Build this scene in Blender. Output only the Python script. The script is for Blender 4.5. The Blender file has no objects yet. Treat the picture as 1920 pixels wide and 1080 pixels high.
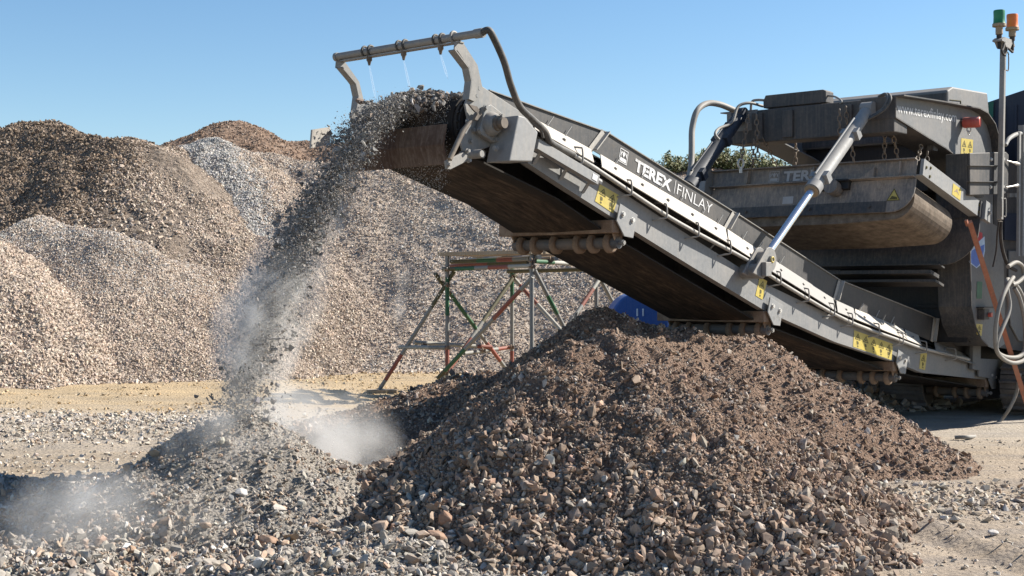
import bpy, bmesh, math, random
import numpy as np
from mathutils import Vector, Matrix

random.seed(7)
RNG = np.random.default_rng(11)
SC = bpy.context.scene
COL = SC.collection
CAMZ = 1.65            # eye height of the photographer, metres
FOC, CXP, HORI = 2600.0, 960.0, 548.0   # focal length and horizon of the 1920 px wide photo

# ------------------------------------------------------------------ helpers
def tag(o, label=None, cat=None, group=None, kind=None):
    if label: o['label'] = label
    if cat: o['category'] = cat
    if group: o['group'] = group
    if kind: o['kind'] = kind
    return o

def empty(name, loc=(0, 0, 0), rz=0.0):
    o = bpy.data.objects.new(name, None)
    o.location = loc
    o.rotation_euler = (0, 0, rz)
    o.empty_display_size = 0.3
    COL.objects.link(o)
    return o

def at(px, py, Y):
    """world point seen at photo pixel (px, py) at the depth Y"""
    return Vector(((px - CXP) / FOC * Y, Y, CAMZ - (py - HORI) / FOC * Y))

def smooth(pts, n=6):
    pts = [Vector(p) for p in pts]
    out = []
    P = [pts[0] * 2 - pts[1]] + pts + [pts[-1] * 2 - pts[-2]]
    for i in range(1, len(P) - 2):
        a, b, c, d = P[i - 1], P[i], P[i + 1], P[i + 2]
        for k in range(n):
            t = k / n
            out.append(0.5 * ((2 * b) + (c - a) * t + (2 * a - 5 * b + 4 * c - d) * t * t + (3 * b - a - 3 * c + d) * t ** 3))
    out.append(pts[-1])
    return out

class MB:
    """collects shapes and links them as ONE mesh object"""
    def __init__(self, mp=None):
        self.v, self.f, self.m, self.sm = [], [], [], []
        self.mp = mp
        self.mi = 0
    def add(self, verts, faces, smooth=False):
        o = len(self.v)
        for p in verts:
            p = Vector(p)
            self.v.append(tuple(self.mp(p)) if self.mp else tuple(p))
        for f in faces:
            self.f.append([o + i for i in f]); self.m.append(self.mi); self.sm.append(smooth)
        return self
    def mat(self, i):
        self.mi = i
        return self
    def box(self, lo, hi):
        x0, y0, z0 = lo; x1, y1, z1 = hi
        v = [(x0, y0, z0), (x1, y0, z0), (x1, y1, z0), (x0, y1, z0), (x0, y0, z1), (x1, y0, z1), (x1, y1, z1), (x0, y1, z1)]
        return self.add(v, [(0, 3, 2, 1), (4, 5, 6, 7), (0, 1, 5, 4), (1, 2, 6, 5), (2, 3, 7, 6), (3, 0, 4, 7)])
    def prism(self, poly, y0, y1, axis='y'):
        """a polygon given in the two other axes, extruded along axis"""
        n = len(poly)
        def mk(a, b, t):
            return {'y': (a, t, b), 'x': (t, a, b), 'z': (a, b, t)}[axis]
        v = [mk(a, b, y0) for a, b in poly] + [mk(a, b, y1) for a, b in poly]
        f = [tuple(range(n)), tuple(range(2 * n - 1, n - 1, -1))]
        f += [(i, i + n, (i + 1) % n + n, (i + 1) % n) for i in range(n)]
        return self.add(v, f)
    def beam(self, p0, p1, w, h, up=(0, 0, 1)):
        p0, p1 = Vector(p0), Vector(p1)
        d = (p1 - p0).normalized()
        u = Vector(up)
        s = d.cross(u)
        if s.length < 1e-4: s = d.cross(Vector((1, 0, 0)))
        s.normalize(); u = s.cross(d).normalized()
        v = []
        for p in (p0, p1):
            for a, b in ((-1, -1), (1, -1), (1, 1), (-1, 1)):
                v.append(p + s * (a * w / 2) + u * (b * h / 2))
        return self.add(v, [(3, 2, 1, 0), (4, 5, 6, 7), (0, 1, 5, 4), (1, 2, 6, 5), (2, 3, 7, 6), (3, 0, 4, 7)])
    def tube(self, pts, r, seg=10, cap=True, flat=False):
        pts = [Vector(p) for p in pts]
        n = len(pts)
        rs = r if isinstance(r, (list, tuple)) else [r] * n
        T = [(pts[min(i + 1, n - 1)] - pts[max(i - 1, 0)]).normalized() for i in range(n)]
        ref = Vector((0, 0, 1)) if abs(T[0].z) < 0.9 else Vector((1, 0, 0))
        N = T[0].cross(ref).normalized()
        v = []
        for i in range(n):
            if i:
                N = N - T[i] * N.dot(T[i])
                N = N.normalized() if N.length > 1e-6 else T[i].orthogonal().normalized()
            B = T[i].cross(N)
            for k in range(seg):
                a = 2 * math.pi * k / seg
                v.append(pts[i] + (N * math.cos(a) + B * math.sin(a)) * rs[i])
        f = []
        for i in range(n - 1):
            for k in range(seg):
                k2 = (k + 1) % seg
                f.append((i * seg + k, i * seg + k2, (i + 1) * seg + k2, (i + 1) * seg + k))
        self.add(v, f, smooth=not flat)
        if cap:
            o = len(self.v)
            self.add(v[:seg], [tuple(range(seg - 1, -1, -1))])
            self.add(v[-seg:], [tuple(range(seg))])
        return self
    def cyl(self, p0, p1, r, seg=20):
        return self.tube([p0, p1], r, seg)
    def hexbolt(self, p, axis, r=0.014, h=0.012):
        p, a = Vector(p), Vector(axis).normalized()
        self.tube([p, p + a * h * 0.4], r * 1.35, 10)
        self.tube([p + a * h * 0.3, p + a * h * 1.5], r, 6, flat=True)
        return self
    def torus(self, c, R, r, ax, seg=12, rs=6, sx=1.0, xdir=None):
        c, ax = Vector(c), Vector(ax).normalized()
        u = Vector(xdir).normalized() if xdir else ax.orthogonal().normalized()
        w = ax.cross(u)
        v, f = [], []
        for i in range(seg):
            a = 2 * math.pi * i / seg
            rad = u * math.cos(a) * sx + w * math.sin(a)
            for k in range(rs):
                b = 2 * math.pi * k / rs
                rr = rad.normalized()
                v.append(c + rad * R + rr * (r * math.cos(b)) + ax * (r * math.sin(b)))
        for i in range(seg):
            for k in range(rs):
                f.append((i * rs + k, ((i + 1) % seg) * rs + k, ((i + 1) % seg) * rs + (k + 1) % rs, i * rs + (k + 1) % rs))
        return self.add(v, f, smooth=True)
    def mesh(self, name, mats):
        me = bpy.data.meshes.new(name)
        me.from_pydata(self.v, [], self.f)
        me.polygons.foreach_set('material_index', self.m)
        me.polygons.foreach_set('use_smooth', self.sm)
        for m in (mats if isinstance(mats, (list, tuple)) else [mats]):
            me.materials.append(m)
        bm = bmesh.new(); bm.from_mesh(me)
        bmesh.ops.recalc_face_normals(bm, faces=bm.faces)
        bm.to_mesh(me); bm.free()
        me.update()
        return me
    def build(self, name, mats, parent=None, bevel=0.0, loc=None):
        o = bpy.data.objects.new(name, self.mesh(name, mats))
        COL.objects.link(o)
        if parent: o.parent = parent
        if loc: o.location = loc
        if bevel:
            b = o.modifiers.new('Bevel', 'BEVEL'); b.width = bevel; b.segments = 2
            b.limit_method = 'ANGLE'; b.angle_limit = math.radians(40)
        return o

def copy_part(o, parent, loc=None):
    c = o.copy(); COL.objects.link(c); c.parent = parent
    if loc is not None: c.location = loc
    return c

def text_mb(mb, txt, origin, xd, ud, size, depth=0.004, bold=0.0, fit=None, lean=1.0):
    """lettering as thin solid letters: origin = lower left corner, xd / ud = writing and up directions"""
    cu = bpy.data.curves.new('t', 'FONT'); cu.body = txt; cu.size = size; cu.offset = bold
    cu.extrude = 0.0; cu.resolution_u = 3
    o = bpy.data.objects.new('t', cu); COL.objects.link(o)
    bpy.context.view_layer.update()
    me = bpy.data.meshes.new_from_object(o.evaluated_get(bpy.context.evaluated_depsgraph_get()))
    xs = [v.co.x for v in me.vertices]; x0, x1 = min(xs), max(xs)
    k = fit / (x1 - x0) if fit else 1.0
    xd, ud, origin = Vector(xd).normalized(), Vector(ud).normalized(), Vector(origin)
    n = xd.cross(ud)
    V = [origin + xd * ((v.co.x - x0) * k) + ud * v.co.y * lean + n * depth for v in me.vertices]
    mb.add(V, [tuple(p.vertices) for p in me.polygons])
    bpy.data.objects.remove(o); bpy.data.curves.remove(cu); bpy.data.meshes.remove(me)

# ------------------------------------------------------------------ materials
class NT:
    def __init__(self, name):
        self.m = bpy.data.materials.new(name); self.m.use_nodes = True
        self.t = self.m.node_tree; self.t.nodes.clear()
        self.out = self.n('ShaderNodeOutputMaterial')
        self.b = self.n('ShaderNodeBsdfPrincipled')
        self.t.links.new(self.b.outputs[0], self.out.inputs[0])
    def n(self, typ, **kw):
        nd = self.t.nodes.new(typ)
        for k, v in kw.items(): setattr(nd, k, v)
        return nd
    def l(self, a, b): self.t.links.new(a, b)
    def coord(self, scale=(1, 1, 1), kind='Object'):
        tc = self.n('ShaderNodeTexCoord'); mp = self.n('ShaderNodeMapping')
        mp.inputs['Scale'].default_value = scale
        self.l(tc.outputs[kind], mp.inputs[0]); return mp.outputs[0]
    def noise(self, vec, scale, detail=4, rough=0.55, out='Fac'):
        nd = self.n('ShaderNodeTexNoise'); nd.inputs['Scale'].default_value = scale
        nd.inputs['Detail'].default_value = detail; nd.inputs['Roughness'].default_value = rough
        if vec is not None: self.l(vec, nd.inputs['Vector'])
        return nd.outputs[out]
    def ramp(self, fac, stops, interp='LINEAR'):
        r = self.n('ShaderNodeValToRGB'); r.color_ramp.interpolation = interp
        el = r.color_ramp.elements
        while len(el) < len(stops): el.new(0.5)
        for e, (p, c) in zip(el, stops):
            e.position = p; e.color = (*c, 1) if len(c) == 3 else c
        self.l(fac, r.inputs[0]); return r.outputs[0]
    def maprange(self, v, a, b, c=0.0, d=1.0, smooth=True):
        m = self.n('ShaderNodeMapRange'); m.interpolation_type = 'SMOOTHSTEP' if smooth else 'LINEAR'
        for i, x in enumerate((a, b, c, d)): m.inputs[i + 1].default_value = x
        self.l(v, m.inputs[0]); return m.outputs[0]
    def mix(self, fac, a, b, mode='MIX'):
        m = self.n('ShaderNodeMix', data_type='RGBA', blend_type=mode)
        for sock, val in ((m.inputs[0], fac), (m.inputs[6], a), (m.inputs[7], b)):
            if hasattr(val, 'is_linked'): self.l(val, sock)
            elif isinstance(val, (int, float)): sock.default_value = val
            else: sock.default_value = (*val, 1)
        return m.outputs[2]
    def math(self, op, a, b=None, clamp=False):
        m = self.n('ShaderNodeMath', operation=op, use_clamp=clamp)
        for i, v in enumerate((a, b)):
            if v is None: continue
            if hasattr(v, 'is_linked'): self.l(v, m.inputs[i])
            else: m.inputs[i].default_value = v
        return m.outputs[0]
    def bump(self, h, strength=0.4, dist=0.02):
        b = self.n('ShaderNodeBump'); b.inputs['Strength'].default_value = strength
        b.inputs['Distance'].default_value = dist
        self.l(h, b.inputs['Height']); self.l(b.outputs[0], self.b.inputs['Normal'])
    def done(self, col, rough=0.7, metal=0.0, spec=0.3):
        if hasattr(col, 'is_linked'): self.l(col, self.b.inputs['Base Color'])
        else: self.b.inputs['Base Color'].default_value = (*col, 1)
        if hasattr(rough, 'is_linked'): self.l(rough, self.b.inputs['Roughness'])
        else: self.b.inputs['Roughness'].default_value = rough
        self.b.inputs['Metallic'].default_value = metal
        self.b.inputs['Specular IOR Level'].default_value = spec
        return self.m

DUST = (0.40, 0.34, 0.28)
def dusty(name, base, dust=DUST, amt=0.5, rough=0.55, streak=True, metal=0.0, spec=0.35, scale=1.0, edge=0.0):
    """painted or bare metal under a film of stone dust that settles on upward faces and runs down in streaks"""
    base = [x * 0.86 for x in base]; dust = [x * 0.86 for x in dust]
    t = NT(name)
    c = t.coord()
    n1 = t.noise(c, 2.2 * scale, 5, 0.6)
    n2 = t.noise(c, 26 * scale, 4, 0.7)
    st = t.noise(t.coord((16, 16, 0.7)), 2.5, 4, 0.65)
    g = t.n('ShaderNodeNewGeometry'); sp = t.n('ShaderNodeSeparateXYZ'); t.l(g.outputs['Normal'], sp.inputs[0])
    up = t.maprange(sp.outputs['Z'], 0.15, 0.9, 0.0, 0.45)
    f = t.math('ADD', t.maprange(n1, 0.35, 0.72, 0, 0.75), t.maprange(n2, 0.45, 0.75, 0, 0.35))
    if streak: f = t.math('ADD', f, t.maprange(st, 0.42, 0.68, -0.06, 0.42))
    f = t.math('ADD', t.math('MULTIPLY', f, amt), up, clamp=True)
    f = t.math('MULTIPLY', f, 0.92)
    var = t.mix(0.5, base, t.ramp(n2, [(0.3, [x * 0.75 for x in base]), (0.7, [min(1, x * 1.2) for x in base])]))
    col = t.mix(f, var, dust)
    sc_ = t.noise(t.coord((1, 1, 1)), 5.5 * scale, 6, 0.75)
    col = t.mix(t.maprange(sc_, 0.60, 0.68, 0, 0.55), col, [x * 0.42 for x in dust])   # scuffs and oily dirt
    r = t.math('ADD', t.math('MULTIPLY', f, 0.35), rough, clamp=True)
    t.bump(n2, 0.08, 0.01)
    return t.done(col, r, metal, spec)

def plain(name, col, rough=0.6, metal=0.0, spec=0.3, var=0.15, scale=12):
    col = [x * 0.88 for x in col]
    t = NT(name)
    n = t.noise(t.coord(), scale, 4, 0.6)
    c = t.ramp(n, [(0.3, [x * (1 - var) for x in col]), (0.7, [min(1, x * (1 + var)) for x in col])])
    return t.done(c, rough, metal, spec)

M = {}
M['grey'] = dusty('dusty_grey_paint', (0.17, 0.175, 0.18), dust=(0.30, 0.265, 0.23), amt=0.35)
M['lightgrey'] = dusty('light_grey_paint', (0.25, 0.255, 0.26), dust=(0.34, 0.31, 0.27), amt=0.35)
M['frame'] = dusty('conveyor_frame_paint', (0.21, 0.215, 0.22), dust=(0.35, 0.325, 0.295), amt=0.5)
M['pale'] = dusty('pale_dusty_steel', (0.40, 0.375, 0.34), dust=(0.46, 0.415, 0.355), amt=0.5)
M['dark'] = dusty('charcoal_paint', (0.045, 0.047, 0.052), dust=(0.24, 0.20, 0.165), amt=0.45)
M['black'] = dusty('dusty_black_and_shade', (0.018, 0.018, 0.02), dust=(0.10, 0.085, 0.07), amt=0.3)  # near-black for black parts and for painted shade inside the machine
M['navy'] = dusty('navy_paint', (0.018, 0.026, 0.05), dust=(0.10, 0.10, 0.11), amt=0.25)
M['skirt'] = dusty('skirt_plate_paint', (0.055, 0.055, 0.057), dust=(0.16, 0.14, 0.12), amt=0.45)
M['magnet'] = dusty('magnet_paint', (0.13, 0.125, 0.125), dust=(0.40, 0.33, 0.27), amt=0.9)
M['mud'] = dusty('rusty_mud', (0.165, 0.11, 0.078), dust=(0.33, 0.25, 0.185), amt=0.9, rough=0.85, streak=False, scale=3)
M['rust'] = dusty('rusty_plate', (0.085, 0.048, 0.033), dust=(0.21, 0.16, 0.125), amt=1.0, rough=0.85)
M['tube'] = dusty('dusty_steel_tube', (0.24, 0.235, 0.225), dust=(0.36, 0.32, 0.275), amt=0.5, rough=0.45)
M['headmetal'] = dusty('head_casting', (0.21, 0.215, 0.215), dust=(0.36, 0.315, 0.27), amt=0.6, rough=0.5)
M['hose'] = dusty('rubber_hose', (0.05, 0.05, 0.05), dust=(0.26, 0.24, 0.215), amt=0.6, streak=False, scale=3)
M['paleh'] = dusty('pale_water_hose', (0.22, 0.21, 0.195), dust=(0.34, 0.31, 0.27), amt=0.4, streak=False)
M['pipe'] = dusty('pale_conduit', (0.38, 0.37, 0.35), dust=(0.45, 0.42, 0.37), amt=0.4, streak=False)
M['roller'] = dusty('dusty_roller', (0.10, 0.105, 0.115), dust=(0.25, 0.19, 0.145), amt=0.7, streak=False)
M['hubmud'] = dusty('dirty_shaft', (0.10, 0.08, 0.065), dust=(0.30, 0.25, 0.20), amt=0.9, streak=False)
M['beammud'] = dusty('mud_caked_beam', (0.20, 0.135, 0.095), dust=(0.40, 0.31, 0.235), amt=0.9, rough=0.9, streak=False, scale=3)
M['chain'] = dusty('rusty_chain', (0.17, 0.13, 0.10), dust=(0.34, 0.28, 0.22), amt=0.5, rough=0.6)
M['chrome'] = plain('polished_rod', (0.72, 0.72, 0.74), 0.22, 0.9, 0.5, 0.05)
M['cyl'] = dusty('ram_paint', (0.23, 0.235, 0.24), dust=(0.34, 0.315, 0.285), amt=0.45)
M['cyldark'] = dusty('dark_ram_paint', (0.02, 0.028, 0.045), dust=(0.10, 0.10, 0.10), amt=0.15)
M['bolt'] = plain('zinc_bolt', (0.60, 0.58, 0.55), 0.4, 0.4)
M['white'] = dusty('white_lettering', (0.66, 0.66, 0.66), dust=(0.38, 0.36, 0.33), amt=0.22, streak=False)
M['whitedim'] = dusty('dusted_lettering', (0.46, 0.45, 0.45), dust=(0.34, 0.30, 0.27), amt=0.4, streak=False)
M['yellow'] = dusty('yellow_decal', (0.56, 0.44, 0.085), dust=(0.42, 0.36, 0.20), amt=0.5, rough=0.4)
M['ink'] = plain('decal_ink', (0.10, 0.085, 0.03), 0.6)
M['red'] = dusty('red_plastic', (0.50, 0.075, 0.055), dust=(0.50, 0.28, 0.24), amt=0.25, rough=0.4)
M['orangepole'] = dusty('orange_pole', (0.34, 0.12, 0.07), dust=(0.42, 0.27, 0.20), amt=0.5, streak=False)
M['blue'] = dusty('blue_plastic', (0.025, 0.10, 0.38), dust=(0.16, 0.22, 0.38), amt=0.3, rough=0.4)
M['decalblue'] = plain('blue_decal', (0.13, 0.22, 0.58), 0.4)
M['decalpale'] = plain('pale_decal', (0.55, 0.66, 0.80), 0.4)
M['decalred'] = plain('red_decal', (0.55, 0.08, 0.09), 0.4)
M['green_lamp'] = plain('green_beacon_lens', (0.02, 0.20, 0.075), 0.35, 0, 0.5, 0.3, 5)
M['orange_lamp'] = plain('orange_beacon_lens', (0.85, 0.20, 0.03), 0.35, 0, 0.5, 0.2, 5)
M['board'] = dusty('weathered_board', (0.30, 0.22, 0.14), dust=(0.46, 0.39, 0.30), amt=0.5)
M['sgrey'] = dusty('scaffold_grey', (0.22, 0.22, 0.21), dust=(0.36, 0.33, 0.28), amt=0.4, streak=False)
M['sgreen'] = dusty('scaffold_green', (0.022, 0.11, 0.05), dust=(0.15, 0.17, 0.11), amt=0.5, streak=False)
M['sred'] = dusty('scaffold_red', (0.27, 0.07, 0.05), dust=(0.25, 0.165, 0.125), amt=0.6, streak=False)
M['solive'] = dusty('scaffold_olive', (0.085, 0.08, 0.04), dust=(0.20, 0.17, 0.12), amt=0.4, streak=False)
M['spale'] = dusty('scaffold_pale', (0.38, 0.37, 0.33), dust=(0.38, 0.345, 0.285), amt=0.4, streak=False)

def belt_mat():
    t = NT('worn_conveyor_belt')
    c = t.coord((1.5, 6, 1.5))
    a = t.noise(c, 2.6, 7, 0.7)
    b = t.noise(t.coord((2.5, 9, 2.5)), 4, 4, 0.6)
    # mud caked along the middle of the belt, clean rubber at its edges
    tc = t.n('ShaderNodeTexCoord'); sp = t.n('ShaderNodeSeparateXYZ'); t.l(tc.outputs['Object'], sp.inputs[0])
    e = t.math('ABSOLUTE', t.math('SUBTRACT', sp.outputs['Y'], 0.62))
    e = t.math('ADD', e, t.math('MULTIPLY', a, 0.12))
    mid = t.maprange(e, 0.40, 0.50, 1.0, 0.05)
    col = t.ramp(a, [(0.32, (0.014, 0.012, 0.011)), (0.48, (0.038, 0.029, 0.023)), (0.60, (0.078, 0.057, 0.042)), (0.76, (0.17, 0.13, 0.10))])
    col = t.mix(t.maprange(b, 0.5, 0.7, 0, 0.6), col, (0.09, 0.06, 0.043))
    col = t.mix(mid, (0.022, 0.02, 0.019), col)
    t.bump(a, 0.25, 0.02)
    return t.done(col, 0.85, 0, 0.2)
M['belt'] = belt_mat()
M['rubber'] = dusty('black_rubber', (0.02, 0.02, 0.022), dust=(0.20, 0.16, 0.13), amt=0.3, rough=0.7)
def magbelt_mat():
    t = NT('magnet_belt')
    a = t.noise(t.coord((3, 3, 3)), 3, 6, 0.7); b = t.noise(t.coord((40, 3, 40)), 3, 3, 0.6)
    col = t.ramp(a, [(0.3, (0.075, 0.06, 0.047)), (0.55, (0.165, 0.13, 0.10)), (0.75, (0.25, 0.20, 0.155))])
    col = t.mix(t.maprange(b, 0.5, 0.72, 0, 0.4), col, (0.10, 0.08, 0.065))
    return t.done(col, 0.85, 0, 0.2)
M['magbelt'] = magbelt_mat()

def stone_mat(name, bump=0.3, scale=40, dust=(0.25, 0.205, 0.165), amt=0.5):
    """broken rock: every stone has its own colour (attribute tint), speckled"""
    t = NT(name)
    at_ = t.n('ShaderNodeAttribute'); at_.attribute_name = 'tint'
    n = t.noise(t.coord(), scale, 5, 0.7)
    n2 = t.noise(t.coord(), scale * 0.25, 3, 0.6)
    c = t.mix(0.85, at_.outputs['Color'], t.ramp(n, [(0.25, (0.55, 0.55, 0.55)), (0.75, (1.35, 1.33, 1.3))]), 'MULTIPLY')
    g = t.n('ShaderNodeNewGeometry'); sp = t.n('ShaderNodeSeparateXYZ'); t.l(g.outputs['Normal'], sp.inputs[0])
    # stone dust lies on whatever faces up, in patches
    f = t.math('MULTIPLY', t.maprange(sp.outputs['Z'], -0.2, 0.9, 0.25, 1.0), t.maprange(n2, 0.35, 0.68, 0.2, 1.0))
    c = t.mix(t.math('MULTIPLY', f, amt), c, dust)
    if bump: t.bump(n, bump, 0.008)
    return t.done(c, 0.95, 0, 0.05)
M['stone'] = stone_mat('broken_rock')
M['farstone'] = stone_mat('stockpile_rock', 0.0, 18, (0.40, 0.335, 0.27), 0.25)
M['greystone'] = stone_mat('dusty_grey_rock', 0.3, 40, (0.33, 0.30, 0.265), 0.55)

def soil_mat(name, cols, gs=60, bump=0.7, dist=0.03, patch=1.2):
    """fine crushed material between the stones"""
    cols = [[x * 0.84 for x in c] for c in cols]
    t = NT(name)
    c = t.coord()
    a = t.noise(c, gs, 6, 0.75); b = t.noise(c, patch, 4, 0.6)
    vo = t.n('ShaderNodeTexVoronoi'); vo.inputs['Scale'].default_value = gs * 0.7; t.l(c, vo.inputs['Vector'])
    col = t.ramp(a, [(0.28, cols[0]), (0.5, cols[1]), (0.72, cols[2])])
    col = t.mix(t.maprange(b, 0.4, 0.65, 0, 0.6), col, t.ramp(a, [(0.3, cols[1]), (0.7, cols[3])]))
    vc = t.n('ShaderNodeSeparateColor'); t.l(vo.outputs['Color'], vc.inputs[0])
    col = t.mix(t.maprange(vc.outputs[0], 0.75, 0.95, 0, 0.55), col, cols[3])
    h = t.math('ADD', a, t.math('MULTIPLY', vo.outputs['Distance'], -0.9))
    t.bump(h, bump, dist)
    return t.done(col, 0.95, 0, 0.1)
# ------------------------------------------------------------------ terrain functions (numpy)
def _hash(ix, iy, seed):
    h = (ix * 374761393 + iy * 668265263 + seed * 1442695041) & 0xFFFFFFFF
    h = ((h ^ (h >> 13)) * 1274126177) & 0xFFFFFFFF
    return ((h ^ (h >> 16)) & 0xFFFF) / 65535.0
def vnoise(x, y, seed=0):
    x = np.asarray(x, float); y = np.asarray(y, float)
    ix = np.floor(x).astype(np.int64); iy = np.floor(y).astype(np.int64)
    fx = x - ix; fy = y - iy
    fx = fx * fx * (3 - 2 * fx); fy = fy * fy * (3 - 2 * fy)
    a = _hash(ix, iy, seed); b = _hash(ix + 1, iy, seed); c = _hash(ix, iy + 1, seed); d = _hash(ix + 1, iy + 1, seed)
    return (a * (1 - fx) + b * fx) * (1 - fy) + (c * (1 - fx) + d * fx) * fy - 0.5
def fbm(x, y, scale, oct=4, seed=0, gain=0.5):
    s = 0; a = 1; f = 1.0 / scale
    for i in range(oct):
        s = s + a * vnoise(x * f + 17.3 * i, y * f - 9.1 * i, seed + i); a *= gain; f *= 2.03
    return s

def seg_dist(x, y, a, b):
    ax, ay = a; bx, by = b
    t = np.clip(((x - ax) * (bx - ax) + (y - ay) * (by - ay)) / ((bx - ax) ** 2 + (by - ay) ** 2), 0, 1)
    return np.hypot(x - ax - t * (bx - ax), y - ay - t * (by - ay)), t

def ground_h(x, y):
    near = np.clip((40 - y) / 20, 0, 1)
    h = fbm(x, y, 3.0, 4, 3) * 0.07 + fbm(x, y, 0.5, 3, 8) * 0.022 * near
    # rut ridge left by a wheel at the right
    d, t = seg_dist(x, y, (2.95, 9.75), (3.45, 7.4))
    h = h + 0.075 * np.exp(-(d / 0.10) ** 2) - 0.03 * np.exp(-((d - 0.22) / 0.10) ** 2)
    # wheel ruts along the dirt road and tracks in front of it
    on = np.exp(-((y - 23.5) / 4.0) ** 4) + 0.7 * np.exp(-((y - 14.0) / 1.8) ** 4) * (x < 0)
    h = h + on * (fbm(x * 0.16, y * 2.0, 1.0, 3, 63) * 0.07 + fbm(x * 0.9, y * 3.0, 1.0, 2, 66) * 0.03)
    # shallow gravel windrow in front of the dirt road
    h = h + 0.07 * np.exp(-((y - 16.8 - 0.03 * x) / 0.8) ** 2) * (x < 1)
    return h

def cone(x, y, c):
    cx, cy, top, slope, rnd = c
    r = np.sqrt((x - cx) ** 2 + (y - cy) ** 2 + rnd * rnd) - rnd
    return top - slope * r
def ridge(x, y, a, b, za, zb, slope, rnd=0.3):
    d, t = seg_dist(x, y, a, b)
    return za + (zb - za) * t - slope * (np.sqrt(d * d + rnd * rnd) - rnd)

HEAPS = {}
def heap(name, fn, bounds, res):
    HEAPS[name] = (fn, bounds, res)

def rough(x, y, a1, s1, a2, s2, seed):
    return fbm(x, y, s1, 4, seed) * a1 + fbm(x, y, s2, 3, seed + 9) * a2

def h_front(x, y):
    z = cone(x, y, (0.70, 10.0, 1.40, 0.66, 0.10))
    ang = np.arctan2(y - 10.0, x - 0.70)
    z = z + 0.05 * np.sin(ang * 5 + 1.0) * np.clip((1.4 - z) * 1.2, 0, 1)
    z = np.maximum(z, ridge(x, y, (0.85, 9.85), (1.65, 9.35), 1.30, 0.68, 0.78, 0.06))
    return z + rough(x, y, 0.17, 0.7, 0.09, 0.14, 21) + fbm(x, y, 0.045, 2, 27) * 0.022
def h_back(x, y):
    z = np.maximum(cone(x, y, (0.90, 13.5, 1.43, 0.66, 0.12)), ridge(x, y, (1.28, 13.65), (2.35, 13.8), 1.33, 1.16, 0.62, 0.2))
    z = np.maximum(z, ridge(x, y, (2.35, 13.8), (3.05, 13.4), 1.15, 0.74, 0.64, 0.2))
    z = np.maximum(z, cone(x, y, (-0.1, 14.5, 0.80, 0.31, 0.3)))
    return z + rough(x, y, 0.12, 0.8, 0.07, 0.16, 33)
def h_small(x, y):
    z = cone(x, y, (-1.95, 9.85, 0.76, 0.57, 0.12))
    z = np.maximum(z, cone(x, y, (-2.0, 8.5, 0.10, 0.07, 0.25)))
    z = np.maximum(z, ridge(x, y, (-2.5, 10.0), (-5.4, 10.9), 0.27, 0.20, 0.34, 0.1))
    z = np.maximum(z, cone(x, y, (-0.8, 8.4, 0.16, 0.13, 0.25)))
    return z + rough(x, y, 0.10, 0.6, 0.06, 0.15, 45)
def h_rubble(x, y):
    return cone(x, y, (4.25, 20.5, 0.80, 0.46, 0.4)) + rough(x, y, 0.20, 0.9, 0.08, 0.2, 51)

def h_left(x, y):
    z = ridge(x, y, (-12.0, 36.2), (-9.7, 34.3), 6.0, 5.40, 0.63, 0.35)
    z = np.maximum(z, ridge(x, y, (-9.55, 34.2), (-8.6, 36.5), 5.35, 5.3, 0.62, 0.4))
    z = np.maximum(z, ridge(x, y, (-12, 36.2), (-18, 38), 5.95, 5.4, 0.62, 0.5))
    return z + rough(x, y, 0.45, 2.6, 0.14, 0.5, 61)
def h_white(x, y):
    z = np.maximum(cone(x, y, (-7.7, 36.4, 5.55, 0.63, 0.35)), ridge(x, y, (-8.6, 37.5), (-7.7, 36.4), 5.6, 5.5, 0.63, 0.5))
    return z + rough(x, y, 0.30, 2.0, 0.10, 0.4, 67)
def h_long(x, y):
    z = ridge(x, y, (-7.0, 38.6), (-3.8, 37.0), 5.55, 4.95, 0.62, 0.5)
    z = np.maximum(z, ridge(x, y, (-3.8, 37.0), (1.0, 36.6), 4.95, 4.75, 0.62, 0.5))
    z = np.maximum(z, ridge(x, y, (1.0, 36.6), (13.0, 37.6), 4.75, 4.7, 0.62, 0.5))
    return z + rough(x, y, 0.40, 2.8, 0.12, 0.5, 71)
def h_far(x, y):
    z = ridge(x, y, (-13.6, 55.5), (-10.8, 55), 7.4, 7.6, 0.55, 0.5)
    z = np.maximum(z, cone(x, y, (-10.7, 54.6, 8.35, 0.50, 0.5)))
    z = np.maximum(z, ridge(x, y, (-10.8, 55), (-5.0, 54), 7.75, 7.45, 0.55, 0.5))
    return z + rough(x, y, 0.40, 2.5, 0.12, 0.5, 77)
def h_corner(x, y):
    z = cone(x, y, (-10.9, 27.4, 2.98, 0.64, 0.3))
    return z + rough(x, y, 0.28, 1.6, 0.12, 0.4, 81)
def h_lobe(x, y):
    z = np.maximum(ridge(x, y, (-10.2, 30.4), (-8.3, 29.1), 3.25, 2.78, 0.62, 0.35), cone(x, y, (-7.4, 29.5, 2.35, 0.58, 0.4)))
    return z + rough(x, y, 0.22, 1.8, 0.08, 0.4, 85)
def h_bank(x, y):
    z = ridge(x, y, (5.6, 60.5), (17, 60), 7.05, 6.7, 0.45, 1.0)
    return z + rough(x, y, 0.5, 3.0, 0.12, 0.6, 91)

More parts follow.
